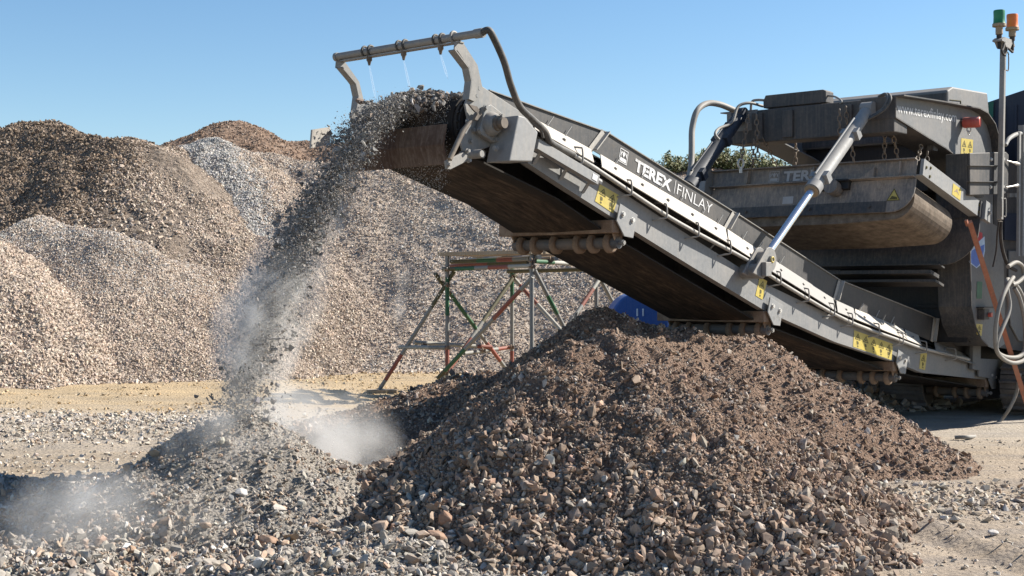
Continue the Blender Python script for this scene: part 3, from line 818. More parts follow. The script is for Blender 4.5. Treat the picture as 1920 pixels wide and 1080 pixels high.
# cross members inside
f = MB()
for s in np.arange(1.0, 10.5, 0.95):
    zb = np.interp(s, [p[0] for p in bot_far], [p[1] for p in bot_far])
    f.beam((s, 0.02, zb + 0.2), (s, W - 0.02, zb + 0.2), 0.07, 0.09)
f.build('cross_member', M['dark'], fr)
f = MB()  # added black sheet standing in for the shade inside the frame
bs = [p[0] for p in bot_far]; bz = [p[1] for p in bot_far]
ss = [0.75] + list(np.arange(1.2, 10.0, 0.4))
pn = [(s, float(np.interp(s, bs, bz)) - 0.03) for s in ss]
f.prism(pn + [(s, z + 0.30) for s, z in pn[::-1]], 0.58, 0.60)
f.build('shade_backing', M['black'], fr)

# --- the belt
HUB = Vector((*P(929, 232, -0.12), 0)); HUB = Vector((HUB.x, 0, HUB.y)); R_P = 0.235
IDL = [(1152, 410), (1435, 583), (1676, 678), (1849, 712)]
idl_s = [P(a, b)[0] + 0.10 for a, b in IDL]
far_roll = [P(945, 413, 1.12), P(1234, 572, 1.12), P(1488, 676, 1.12), P(1690, 712, 1.12)]
near_roll_z = [np.interp(s, [p[0] for p in bot], [p[1] for p in bot]) - 0.10 for s in idl_s]
ret = [(HUB.x + 0.02, HUB.z - R_P)]
ret += [P(800, 345, 1.12), P(880, 381, 1.12)]
for s, z in zip(idl_s, near_roll_z): ret.append((s, z))
ret.append((11.5, near_roll_z[-1] - 0.02))
def sk_z(s, off=0.0):
    pl = PL(SK_BOT, 0.12)
    return np.interp(s, [p[0] for p in pl], [p[1] for p in pl]) + off
carry = [(s, sk_z(s, -0.05)) for s in np.arange(1.0, 11.4, 0.4)]
arc = []
a0 = math.atan2(carry[1][0] - carry[0][0], -(carry[1][1] - carry[0][1]))
for k in range(0, 17):
    a = math.radians(72 + k * (195 / 16.0))
    arc.append((HUB.x + R_P * math.cos(a), HUB.z + R_P * math.sin(a)))
loop = [(11.5, carry[-1][1])] + carry[::-1] + arc + ret[1:]
v, fc = [], []
pts = loop
n = len(pts)
for t_ in (0.0, 0.014):
    for i, (s, z) in enumerate(pts):
        a = Vector(pts[max(i - 1, 0)]); b = Vector(pts[min(i + 1, n - 1)])
        d = (b - a).normalized(); nr = Vector((d.y, -d.x))
        v += [(s + nr.x * t_, 0.11, z + nr.y * t_), (s + nr.x * t_, 0.62, z + nr.y * t_ - (0.0 if i < n - 7 else 0.012)), (s + nr.x * t_, 1.13, z + nr.y * t_)]
m = n * 3
for i in range(n - 1):
    for j in (0, 1):
        a = i * 3 + j
        fc += [(a, a + 3, a + 4, a + 1), (m + a, m + a + 1, m + a + 4, m + a + 3)]
    fc += [(i * 3, m + i * 3, m + i * 3 + 3, i * 3 + 3), (i * 3 + 2, i * 3 + 5, m + i * 3 + 5, m + i * 3 + 2)]
b = MB(); b.add(v, fc); b.build('conveyor_belt', M['belt'], CR)

# --- head pulley, bearing and head plate
pb = MB(); pb.cyl((HUB.x, 0.085, HUB.z), (HUB.x, W - 0.085, HUB.z), R_P - 0.004, 40)
pul = pb.build('head_pulley', M['rubber'], CR)
pb = MB()
for k in range(20):
    a = 2 * math.pi * k / 20
    for yy in (0.075, ):
        pb.beam((HUB.x + 0.10 * math.cos(a), yy, HUB.z + 0.10 * math.sin(a)), (HUB.x + R_P * math.cos(a + 0.25), yy, HUB.z + R_P * math.sin(a + 0.25)), 0.012, 0.018, (0, 1, 0))
pb.cyl((HUB.x, 0.06, HUB.z), (HUB.x, 0.08, HUB.z), R_P - 0.02, 32)
pb.build('pulley_disc', M['rubber'], pul)
HP = [(872, 196), (884, 162), (903, 161), (952, 193), (1000, 225), (1000, 262), (955, 262), (905, 280), (893, 284), (868, 283), (862, 262), (880, 235)]
for yy, nm in ((-0.02, 'near'), (W, 'far')):
    hb = MB(); hb.prism(PL(HP, -0.02), yy, yy + 0.018)
    if yy < 0:
        for px, py in ((895, 166), (891, 180), (893, 222), (887, 244), (882, 265), (876, 228)):
            s, z = P(px, py, -0.02); hb.hexbolt((s, -0.02, z), (0, -1, 0), 0.017, 0.016)
    hb.build('head_plate', M['headmetal'], CR, 0.004)
bb = MB()
c = HUB
bpoly = [(908, 200), (918, 196), (941, 214), (944, 226), (932, 262), (925, 268), (900, 252), (897, 243)]
bb.prism(PL(bpoly, -0.06), -0.075, -0.022)
for px, py in ((910, 202), (940, 218), (899, 244), (929, 262)):
    s, z = P(px, py, -0.08); bb.hexbolt((s, -0.078, z), (0, -1, 0), 0.018, 0.016)
bb.tube([(c.x, -0.07, c.z), (c.x, -0.10, c.z), (c.x, -0.125, c.z), (c.x, -0.14, c.z)], [0.098, 0.092, 0.080, 0.07], 28)
br_ = bb.build('pulley_bearing', M['headmetal'], CR, 0.006)
bb = MB(); bb.cyl((c.x, -0.13, c.z), (c.x, -0.165, c.z), 0.058, 24); bb.cyl((c.x, -0.16, c.z), (c.x, -0.215, c.z), 0.042, 24)
bb.build('shaft_end', M['hubmud'], br_, 0.004)
gb = MB()
gp = PL([(972, 216), (984, 219), (1009, 248), (998, 303), (955, 302)], -0.26)
gb.prism(gp, -0.26, -0.02)
s, z = P(940, 277, -0.2); gb.hexbolt((s - 0.005, -0.15, z), (-1, 0, 0), 0.02, 0.016)
gb.build('motor_guard', M['lightgrey'], CR, 0.022)
# tensioner: pipe stub, clamp arm and scraper rod
tb = MB()
s, z = P(905, 288, -0.16)
tb.tube([(s, -0.16, z), (s, 0.06, z)], 0.034, 18, cap=False)
tb.tube([(s, -0.155, z), (s, 0.06, z)], 0.027, 18)
tb.prism(PL([(834, 302), (866, 286), (874, 292), (872, 303), (842, 318), (836, 317)], -0.07), -0.085, -0.06)
for px, py in ((841, 309), (878, 301), (876, 283)):
    ss, zz = P(px, py, -0.09); tb.hexbolt((ss, -0.085, zz), (0, -1, 0), 0.014, 0.02)
tb.build('scraper_clamp', M['headmetal'], CR, 0.003)
tb = MB(); tb.tube([P3(843, 299, -0.10), P3(868, 246, -0.10), P3(893, 212, -0.10)], [0.02, 0.022, 0.012], 10)
tb.prism(PL([(878, 196), (893, 200), (902, 214), (893, 226), (888, 224), (894, 214), (886, 206)], -0.06), -0.07, -0.055)
tb.build('scraper_rod', M['hubmud'], CR)
# rusty deflector plate across the underside of the head
a, d = P3(838, 232, 0.09), P3(836, 300, 0.09)
ps = MB(); xs = a.x - 0.03
ps.prism([(xs + 0.03, d.z - 0.03), (xs - 0.01, d.z + 0.12), (xs + 0.02, a.z), (xs + 0.035, a.z), (xs + 0.005, d.z + 0.12), (xs + 0.045, d.z - 0.03)], 0.09, 1.14)
ps.build('deflector_plate', M['rust'], CR, 0.003)

# --- skirts with lettering, clamp strips
joints_t = [915, 1135, 1378, 1576, 1754, 1826]
joints_b = [960, 1110, 1362, 1566, 1748, 1826]
YS = 0.10
for i in range(5):
    a, b2 = joints_t[i], joints_t[i + 1]
    c0, c1 = joints_b[i], joints_b[i + 1]
    e = 0.7 if i < 4 else 0
    poly = PL([(a + e, interp(SK_TOP, a)), (b2 - e, interp(SK_TOP, b2)), (c1 - e, interp(SK_BOT, c1)), (c0 + e, interp(SK_BOT, c0))], YS)
    mb = MB(); mb.prism(poly, YS, YS + 0.008)
    sk = mb.build('skirt_plate', M['skirt'], CR)
    # folded top edge and the rib at the joint
    mb = MB()
    p0, p1 = Vector((poly[0][0], YS, poly[0][1])), Vector((poly[1][0], YS, poly[1][1]))
    mb.beam(p0 + Vector((0, 0.02, 0.004)), p1 + Vector((0, 0.02, 0.004)), 0.07, 0.008)
    mb.build('skirt_lip', M['tube'], sk)
    if i < 4:
        mb = MB()
        q0, q1 = Vector((poly[1][0], YS - 0.03, poly[1][1])), Vector((poly[2][0], YS - 0.03, poly[2][1]))
        mb.beam(q0, q1, 0.06, 0.010, (0.8, 0, 0.6)); mb.beam(q0 + Vector((-0.035, 0.02, 0)), q1 + Vector((-0.035, 0.02, 0)), 0.008, 0.06, (0.8, 0, 0.6))
        mb.build('skirt_rib', M['pale'], sk)
    if i == 1:
        skirt_main = sk
    # far side skirt
    mb = MB(); mb.prism(poly, W - YS - 0.008, W - YS); mb.build('far_skirt_plate', M['skirt'], CR)
    # clamp strip: leans outwards from the skirt's lower edge
    strips = {0: [(1000, 1108)], 1: [(1126, 1360)], 2: [(1364, 1432), (1441, 1562)], 3: [(1568, 1600), (1603, 1694), (1697, 1722)], 4: [(1752, 1824)]}[i]
    for j, (x0, x1) in enumerate(strips):
        u0, u1 = P3(x0, interp(SK_BOT, x0) - 1, YS - 0.012), P3(x1, interp(SK_BOT, x1) - 1, YS - 0.012)
        l0, l1 = P3(x0 + 3, interp(ST_BOT, x0 + 3), YS - 0.185), P3(x1 + 6, interp(ST_BOT, x1 + 6), YS - 0.185)
        nrm = (u1 - u0).cross(l0 - u0).normalized()
        if nrm.y > 0: nrm = -nrm
        th = nrm * -0.008
        mb = MB(); mb.add([u0, u1, l1, l0, u0 + th, u1 + th, l1 + th, l0 + th], [(0, 1, 2, 3), (7, 6, 5, 4), (0, 4, 5, 1), (1, 5, 6, 2), (2, 6, 7, 3), (3, 7, 4, 0)])
        n_b = max(1, int((u1 - u0).length / 0.42))
        mb.mat(1)
        for q in range(n_b):
            t = (q + 0.5) / n_b
            p = u0.lerp(u1, t).lerp(l0.lerp(l1, t), 0.5)
            mb.hexbolt(p, nrm, 0.014, 0.010)
        bright = (i in (0, 1)) or (i == 2 and j == 0) or (i == 3 and j == 1) or (i == 3 and j == 2)
        mb.build('clamp_strip', [M['pale'] if bright else M['frame'], M['tube']], CR)
# rubber sealing flap seen in the gap under the strips
fl = MB()
g0 = [P3(x, interp(ST_BOT, x) - 4, YS - 0.03) for x in (1000, 1124, 1309, 1439, 1571, 1750, 1826)]
for a, b2 in zip(g0, g0[1:]):
    fl.add([a, b2, b2 + Vector((0, 0.05, -0.22)), a + Vector((0, 0.05, -0.22)), a + Vector((0, 0.012, 0)), b2 + Vector((0, 0.012, 0)), b2 + Vector((0, 0.062, -0.22)), a + Vector((0, 0.062, -0.22))],
           [(0, 1, 2, 3), (7, 6, 5, 4), (0, 4, 5, 1), (1, 5, 6, 2), (2, 6, 7, 3), (3, 7, 4, 0)])
fl.build('seal_flap', M['black'], CR)
# thin pale rods slanting up from the strips
pin = MB(); pin.tube([(0, 0, 0), (0.075, -0.01, 0.085)], 0.0045, 6)
pin0 = None
for x in (1026, 1060, 1155, 1203, 1238, 1277, 1318, 1346, 1392, 1422, 1462, 1612, 1642, 1670):
    p = P3(x, interp(SK_BOT, x), YS - 0.02)
    pin0 = pin.build('pale_rod', M['pipe'], CR, loc=p) if pin0 is None else copy_part(pin0, CR, p)

# lettering on the long skirt
def line_dirs(pl, x0, x1, y):
    a, b = P3(x0, interp(pl, x0), y), P3(x1, interp(pl, x1), y)
    xd = (b - a).normalized(); ud = Vector((0, -1, 0)).cross(xd); ud = ud if ud.z > 0 else -ud
    return a, b, xd, ud
def emblem(mb, o, xd, ud, S, n):
    """square frame holding a three-pointed crown above a bar"""
    def T(pl): return [Vector(o) + xd * (a * S) + ud * (b * S) + n * 0.004 for a, b in pl]
    w = 0.05
    for q in ([(0, 0), (1, 0), (1, w), (0, w)], [(0, 1 - w), (1, 1 - w), (1, 1), (0, 1)], [(0, w), (w, w), (w, 1 - w), (0, 1 - w)], [(1 - w, w), (1, w), (1, 1 - w), (1 - w, 1 - w)]):
        mb.add(T(q), [(0, 1, 2, 3)])
    mb.add(T([(0.12, 0.1), (0.88, 0.1), (0.88, 0.36), (0.12, 0.36)]), [(0, 1, 2, 3)])
    for tri in ([(0.12, 0.42), (0.24, 0.62), (0.12, 0.86)], [(0.88, 0.42), (0.88, 0.86), (0.76, 0.62)]):
        mb.add(T(tri), [(0, 1, 2)])
    mb.add(T([(0.5, 0.9), (0.34, 0.66), (0.5, 0.42), (0.66, 0.66)]), [(0, 1, 2, 3)])
    for cx in (0.31, 0.69):
        mb.add(T([(cx - 0.14, 0.62), (cx, 0.86), (cx + 0.14, 0.62), (cx, 0.74)]), [(0, 1, 2, 3)])
a, b2, xd, ud = line_dirs(SK_BOT, 1160, 1340, YS)
nn = Vector((0, -1, 0))
lt = MB()
def on_skirt(px): return P3(px, interp(SK_BOT, px), YS) + ud * 0.034
emblem(lt, on_skirt(1158) + nn * 0.0, xd, ud, 0.125, nn)
lt.build('emblem', M['white'], skirt_main); lt = MB()
e0, e1 = on_skirt(1187), on_skirt(1256)
text_mb(lt, 'TEREX', e0, xd, ud, 0.150, 0.004, 0.006, (e1 - e0).length)
e0 = on_skirt(1262); lt.add([e0 + nn * 0.004 - ud * 0.01, e0 + nn * 0.004 - ud * 0.01 + xd * 0.007, e0 + nn * 0.004 + ud * 0.12 + xd * 0.007, e0 + nn * 0.004 + ud * 0.12], [(0, 1, 2, 3)])
e0, e1 = on_skirt(1267), on_skirt(1332)
text_mb(lt, 'FINLAY', e0, xd, ud, 0.150, 0.004, -0.001, (e1 - e0).length)
lt.build('lettering', M['white'], skirt_main)

# --- conduit along the frame and its wire clips
cp = MB(); cp.tube(smooth([P3(a, b, -0.06) for a, b in HOSE], 5), 0.019, 10); cp.build('conduit', M['pipe'], CR)
cl = MB(); cl.tube(smooth([(0.0, 0.03, 0.10), (0.0, -0.08, 0.085), (0.0, -0.10, 0.07), (0.0, -0.105, -0.025), (-0.01, -0.095, -0.045), (-0.04, -0.05, -0.055), (-0.08, 0.0, -0.065)], 3), 0.008, 8)
cl0 = None
for x in (1085, 1177, 1243, 1303, 1363, 1457, 1510, 1558, 1592, 1642, 1687, 1731, 1786):
    p = P3(x, interp(HOSE, x), -0.06); p.y = 0
    cl0 = cl.build('hose_clip', M['tube'], CR, loc=p) if cl0 is None else copy_part(cl0, CR, p)

# guard rail box in front of the head idler
ga, gb_ = P3(1004, 270, -0.10), P3(1118, 338, -0.10)
gm = MB(); gm.beam(ga, gb_, 0.06, 0.085)
d = (gb_ - ga).normalized()
gm.tube([gb_, gb_ + d * 0.05], 0.03, 8, flat=True)
for t in (0.12, 0.55, 0.93):
    p = ga.lerp(gb_, t); gm.beam(p + Vector((0, 0.03, -0.03)), p + Vector((0, 0.10, -0.12)), 0.04, 0.012)
gm.mat(1)
q = gb_ - d * 0.10 + Vector((0, -0.034, 0)); up_ = Vector((0, -1, 0)).cross(d); up_ = up_ if up_.z > 0 else -up_
gm.add([q - up_ * 0.025, q + d * 0.07 - up_ * 0.025, q + d * 0.07 + up_ * 0.025, q + up_ * 0.025], [(0, 1, 2, 3)])
gm.build('guard_rail', [M['lightgrey'], M['white']], CR, 0.003)

# --- return idlers: bracket, mud-caked cross beam, roller with rubber discs
for i, ((px, py), s, zr) in enumerate(zip(IDL, idl_s, near_roll_z)):
    zc = zr - 0.075
    ib = MB()
    zb = float(np.interp(s, [p[0] for p in bot], [p[1] for p in bot]))
    bw, bh = 0.13, 0.115
    slope = math.atan2(bot[i + 2][1] - bot[i + 1][1], bot[i + 2][0] - bot[i + 1][0])
    cs, sn = math.cos(slope), math.sin(slope)
    def RT(u, w): return (s + u * cs - w * sn, zb + u * sn + w * cs)
    poly = [RT(-0.13, 0.13), RT(0.15, 0.13), RT(0.15, -0.09), RT(0.02, -0.12), RT(-0.13, -0.03)]
    ib.prism(poly, -0.05, -0.036)
    ib.prism([RT(0.136, 0.13), RT(0.15, 0.13), RT(0.15, -0.09), RT(0.136, -0.09)], -0.036, 0.0)
    ib.mat(1)
    for u in (-0.065, 0.085):
        a_, b_ = RT(u, 0.055); ib.hexbolt((a_, -0.05, b_), (0, -1, 0), 0.02, 0.014)
    br = ib.build('idler_bracket', [M['lightgrey'] if i < 3 else M['grey'], M['bolt']], CR, 0.003)
    mb = MB()
    zbm = zb - 0.035
    mb.beam((s - 0.09, -0.01, zbm), (s - 0.09, W + 0.05, zbm), 0.11, 0.115)
    mb.prism([(s - 0.10, zbm - 0.03), (s + 0.07, zbm - 0.03), (s + 0.06, zc - 0.035), (s + 0.0, zc - 0.06)], 0.03, 0.045)
    mb.prism([(s - 0.10, zbm - 0.03), (s + 0.07, zbm - 0.03), (s + 0.06, zc - 0.035), (s + 0.0, zc - 0.06)], W - 0.06, W - 0.045)
    bm_ = mb.build('cross_beam', M['beammud'], CR, 0.014)
    mb = MB(); mb.cyl((s, 0.02, zc), (s, W - 0.03, zc), 0.052, 20)
    ro = mb.build('return_roller', M['roller'], CR)
    dm = MB()
    dm.tube([(0, 0, 0), (0, 0.012, 0), (0, 0.048, 0), (0, 0.06, 0)], [0.076, 0.090, 0.090, 0.076], 26)
    d0 = None
    for yy in (0.09, 0.27, 0.43, 0.70, 0.93, 1.09):
        d0 = dm.build('roller_disc', M['mud'], ro, loc=(s, yy, zc)) if d0 is None else copy_part(d0, ro, (s, yy, zc))
    mb = MB(); mb.cyl((s, -0.03, zc), (s, 0.03, zc), 0.016, 10); mb.hexbolt((s, -0.02, zc), (0, -1, 0), 0.02, 0.012)
    mb.build('axle_end', M['tube'], ro)

# --- yellow warning stickers on the frame
def sticker(pts, y=0.0, tri=1, par=None, mats=None, rows=1, off=-0.0035):
    """yellow decal with black warning triangles over smaller marks"""
    c = [P3(a, b, y) + Vector((0, off, 0)) for a, b in pts]
    mb = MB(); mb.add(c, [(0, 1, 2, 3)])
    mb.mat(1)
    e = Vector((0, -0.002, 0))
    def U(u, w): return c[0].lerp(c[1], u).lerp(c[3].lerp(c[2], u), w) + e
    for k in range(tri):
        u0, u1 = (k + 0.14) / tri, (k + 0.86) / tri
        a_, b_, t_ = U(u0, 0.50), U(u1, 0.50), U((u0 + u1) / 2, 0.10)
        ce = (a_ + b_ + t_) / 3
        for p, q in ((a_, b_), (b_, t_), (t_, a_)):
            mb.add([p, q, ce.lerp(q, 0.68), ce.lerp(p, 0.68)], [(0, 1, 2, 3)])
        mb.add([ce.lerp(a_, 0.35), ce.lerp(b_, 0.35), ce.lerp(t_, 0.4)], [(0, 1, 2)])
        um = (u0 + u1) / 2
        mb.add([U(um - 0.14 / tri, 0.58), U(um + 0.10 / tri, 0.60), U(um + 0.16 / tri, 0.74), U(um - 0.05 / tri, 0.80)], [(0, 1, 2, 3)])
        mb.add([U(um - 0.02 / tri, 0.83), U(um + 0.14 / tri, 0.85), U(um + 0.14 / tri, 0.93), U(um - 0.02 / tri, 0.91)], [(0, 1, 2, 3)])
    return mb.build('warning_sticker', mats or [M['yellow'], M['ink']], par or fr)
sticker([(1124, 345), (1160, 366), (1149, 400), (1115, 377)], 0.0, 2)
sticker([(1424, 519), (1438, 527), (1429, 562), (1416, 554)], 0.0, 1)
sticker([(1601, 619), (1674, 645), (1671, 675), (1599, 650)], 0.0, 5)
sticker([(1726, 660), (1738, 663), (1734, 694), (1723, 691)], 0.0, 1)

# --- spray bar over the head
sb0 = P(862, 84, -0.04)
s_b = sb0[0]; z_b = sb0[1]
pz = P(862, 71, 0.0)[1]
NUP = [(852, 93), (853, 80), (863, 76), (868, 80), (895, 122), (904, 163), (906, 178), (889, 190), (880, 186), (884, 152), (879, 127), (858, 95)]
su = None
for yy in (-0.042, W + 0.03):
    mb = MB()
    inner = PL(NUP, -0.04)
    mb.prism(inner, yy, yy + 0.011)
    # folded flange along the leading edge
    lead = PL([(853, 93), (879, 127), (884, 152), (880, 186)], -0.04)
    for (a_, b_), (c_, d_) in zip(lead, lead[1:]):
        sg = 1 if yy < 0.5 else -1
        mb.beam((a_, yy + sg * 0.035, b_), (c_, yy + sg * 0.035, d_), 0.07, 0.010, (1, 0, 0.2))
    su = mb.build('spray_bar_upright', M['tube'], CR)
mb = MB()
pA, pB = Vector((s_b, -0.26, pz)), Vector((s_b, W + 0.10, pz - 0.005))
mb.tube([pA, pB], 0.031, 18)
mb.tube([pA + Vector((0, -0.02, 0)), pA + Vector((0, 0.06, 0))], 0.037, 14)
mb.tube([pB, pB + Vector((0, -0.03, 0))], 0.036, 14)
bar = mb.build('spray_bar', M['tube'], CR)
mb = MB(); mb.beam((s_b + 0.01, -0.05, pz - 0.043), (s_b + 0.01, W + 0.05, pz - 0.046), 0.06, 0.009); mb.build('bar_support', M['tube'], bar)
for yy in (0.16, 0.56, 0.95):
    mb = MB()
    mb.tube([(s_b, yy, pz - 0.03), (s_b, yy, pz - 0.075), (s_b, yy, pz - 0.085), (s_b, yy, pz - 0.115)], [0.022, 0.024, 0.016, 0.009], 12)
    mb.build('spray_nozzle', M['hubmud'], bar)
    mb = MB(); mb.torus((s_b, yy + 0.05, pz + 0.004), 0.037, 0.010, (0, 1, 0), 20, 8); mb.torus((s_b, yy - 0.02, pz + 0.004), 0.036, 0.011, (0, 1, 0), 20, 8)
    mb.build('pipe_clamp', M['hose'], bar)
mb = MB(); mb.torus((s_b, 0.02, pz + 0.002), 0.040, 0.011, (0, 1, 0), 20, 8); mb.build('pipe_clamp', M['tube'], bar)
hp = [pA, pA + Vector((0.0, -0.07, 0.012)), P3(926, 72, -0.34), P3(945, 115, -0.32), P3(958, 160, -0.28), P3(975, 200, -0.24), P3(997, 222, -0.2), P3(1021, 245, -0.16), P3(1030, 264, -0.13), P3(1045, 275, -0.10), P3(1075, 290, -0.06)]
mb = MB(); mb.tube(smooth(hp, 7), 0.027, 12); mb.build('spray_hose', M['hose'], CR)
mb = MB(); mb.tube(smooth([P3(986, 214, -0.2), P3(1000, 232, -0.19), P3(1014, 244, -0.17), P3(1018, 258, -0.15)], 6), 0.013, 8); mb.build('thin_hose', M['hose'], CR)

# --- lifting rams between frame and arch
def ram(p_pin, p_top, rr, mat, seal, name='hydraulic_ram', rod=0.43):
    d = p_top - p_pin; L = d.length; d.normalize()
    mb = MB(); mb.tube([p_pin + d * (L * rod), p_pin + d * (L * rod + 0.02), p_top - d * 0.08], [rr * 1.12, rr, rr], 24)
    mb.tube([p_pin + d * (L * rod), p_pin + d * (L * rod + 0.11)], rr * 1.22, 24)
    side = Vector((0, -1, 0)).cross(d).normalized()
    side = side if side.x < 0 else -side
    mb.tube([p_pin + d * (L * (rod + 0.06)) + side * (rr + 0.03), p_top - d * 0.35 + side * (rr + 0.03)], 0.012, 8)
    for t in (rod + 0.07, 0.80):
        p = p_pin + d * (L * t); mb.beam(p, p + d * 0.09, rr * 1.5 + 0.10, rr * 1.6, tuple(side))
    mb.tube([p_top + Vector((0, -0.07, 0)), p_top + Vector((0, 0.07, 0))], rr * 1.15, 20)
    o = mb.build(name, mat, CR, 0.003)
    mb = MB(); mb.tube([p_pin + d * 0.10, p_pin + d * (L * rod + 0.01)], rr * 0.58, 20); mb.build('ram_rod', M['chrome'] if seal else M['cyldark'], o)
    mb = MB(); mb.tube([p_pin + d * (L * rod - 0.012), p_pin + d * (L * rod + 0.004)], rr * 1.05, 20); mb.build('ram_seal', M['board'], o)
    return o
pin_p = P3(1432, 487, -0.14); top_p = Q(1628, 205, P(1677, 181, -0.45)[0] - 0.05)
near_ram = ram(pin_p, top_p, 0.072, M['cyl'], True)
mb = MB()
d = (top_p - pin_p).normalized()
def eye(y0, y1):
    pts = []
    for k in range(15):
        a = math.radians(-10 + k * 200 / 14.0) + math.atan2(d.z, d.x) - math.pi / 2 + math.radians(-0)
        pts.append((pin_p.x + 0.125 * math.cos(a), pin_p.z + 0.125 * math.sin(a)))
    s1, z1 = P(1418, 523, -0.14); s2, z2 = P(1400, 512, -0.14)
    return pts + [(s2, z2), (s1, z1)]
for y0, y1 in ((-0.215, -0.19), (-0.10, -0.075)): mb.prism(eye(y0, y1), y0, y1)
mb.tube([(pin_p.x, -0.21, pin_p.z), (pin_p.x, -0.238, pin_p.z)], 0.04, 20)
s1, z1 = P(1420, 505, -0.14)
mb.box((s1 - 0.055, -0.27, z1 - 0.07), (s1 + 0.055, -0.216, z1 + 0.07))
mb.tube([(s1 - 0.04, -0.19, z1 - 0.02), (s1 - 0.04, 0.0, z1 - 0.02)], 0.075, 20)
mb.tube([pin_p + Vector((0, 0.05, 0)), pin_p - Vector((0, 0.05, 0))], 0.09, 20)
mb.build('ram_pivot', M['headmetal'], CR, 0.006)
mb = MB(); mb.torus((pin_p.x, -0.24, pin_p.z), 0.026, 0.008, (0, 1, 0), 18, 8); mb.build('pivot_pin', M['yellow'], near_ram)
fpin = Vector((pin_p.x, W + 0.14, pin_p.z)); ftop = P3(1388, 216, 1.50)
far_low = P3(1290, 352, 1.42)
fram = ram(ftop + (far_low - ftop) * 2.0, ftop, 0.078, M['cyldark'], False, rod=0.5)

# --- lifting arch: two C-shaped side plates joined by a box beam
YA0, YA1 = -0.45, 1.68
ARCH = [(1677, 181), (1750, 192), (1820, 205), (1836, 214), (1850, 234), (1858, 262), (1862, 300), (1862, 420), (1880, 430), (1884, 560), (1884, 645), (1868, 656), (1850, 648), (1838, 636), (1826, 610), (1819, 575), (1816, 430), (1814, 352), (1810, 321), (1796, 296), (1771, 278), (1736, 257), (1677, 220)]
apoly = PL(ARCH, YA0)
for y0, dr in ((YA0, 1), (YA1, -1)):
    mb = MB(); mb.prism(apoly, y0, y0 + 0.016 * dr)
    side = mb.build('arch_plate', M['grey'], CR)
    mb = MB()
    # flanges: outer (top) edge stands proud, inner edge runs inwards
    for (a_, b_), (c_, d_) in zip(apoly[:7], apoly[1:7]):
        mb.beam((a_, y0 - 0.04 * dr, b_ + 0.004), (c_, y0 - 0.04 * dr, d_ + 0.004), 0.014, 0.15, (0, 1, 0))
    inner = apoly[12:] + [apoly[0]]
    for q, ((a_, b_), (c_, d_)) in enumerate(zip(inner, inner[1:])):
        dd = Vector((c_ - a_, 0, d_ - b_)).normalized() * 0.006
        mb.beam(Vector((a_, y0 + 0.19 * dr, b_)) - dd, Vector((c_, y0 + 0.19 * dr, d_)) + dd, 0.014, 0.42, (0, 1, 0))
    mb.build('arch_flange', M['dark'] if dr > 0 else M['grey'], side)
    if dr > 0: near_arch = side
lt = MB()
a_ = P3(1682, 211, YA0); b_ = P3(1793, 229, YA0)
b_.z = a_.z + (b_.z - a_.z) * 1.0
xd = (b_ - a_).normalized(); ud = Vector((0, -1, 0)).cross(xd); ud = ud if ud.z > 0 else -ud
text_mb(lt, 'www.terexfinlay.com', a_, xd, ud, 0.165, 0.004, 0.001, (b_ - a_).length)
lt.build('lettering', M['white'], near_arch)
c4 = [(1802, 259), (1824, 262), (1823, 293), (1801, 290)]
sticker(c4, YA0, 2, near_arch)
# cross beam on top
bx0 = apoly[0][0]; zt = apoly[0][1]
zb_ = P(1677, 247, YA0)[1]
mb = MB(); mb.box((bx0, YA0 + 0.003, zb_), (bx0 + 0.34, YA1 - 0.003, zt - 0.003))
arch_beam = mb.build('arch_beam', M['dark'], CR, 0.012)
for yy in (0.05, 0.80, 1.2):
    mb = MB(); mb.box((bx0 - 0.035, yy, zb_ + 0.03), (bx0 - 0.001, yy + 0.14, zt - 0.04)); mb.build('lug_plate', M['dark'], arch_beam, 0.006)
mb = MB(); z0, z1 = zt + 0.02, zt + 0.17
a1, a2 = Q(1560, 182, bx0 + 0.2), Q(1443, 190, bx0 + 0.2)
mb.prism([(a1.y, z0), (a1.y, z1 - 0.02), (a1.y + 0.04, z1), (a2.y - 0.03, z1), (a2.y, z1 - 0.06), (a2.y, z0)], bx0 + 0.05, bx0 + 0.24, 'x')
for yy in (a1.y + 0.05, a2.y - 0.06): mb.cyl((bx0 + 0.14, yy, zt - 0.01), (bx0 + 0.14, yy, z0 + 0.01), 0.02, 10)
mb.build('light_bar', M['dark'], arch_beam, 0.006); mb = MB()
mb.tube(smooth([(bx0 + 0.1, a1.y, z0 + 0.08), (bx0 + 0.05, a1.y - 0.12, z0 + 0.05), (bx0 + 0.0, a1.y - 0.22, z0 - 0.01), (bx0 - 0.02, 0.2, zt - 0.02)], 5), 0.012, 8)
mb.build('light_cable', M['tube'], arch_beam); mb = MB()
mb.tube(smooth([(bx0 + 0.1, a2.y, z0 + 0.1), (bx0 + 0.08, a2.y + 0.10, z0 + 0.11), (bx0 + 0.06, a2.y + 0.16, z0 + 0.09), (bx0 + 0.05, a2.y + 0.17, zt)], 5), 0.016, 8)
mb.build('light_cable', M['tube'], arch_beam)
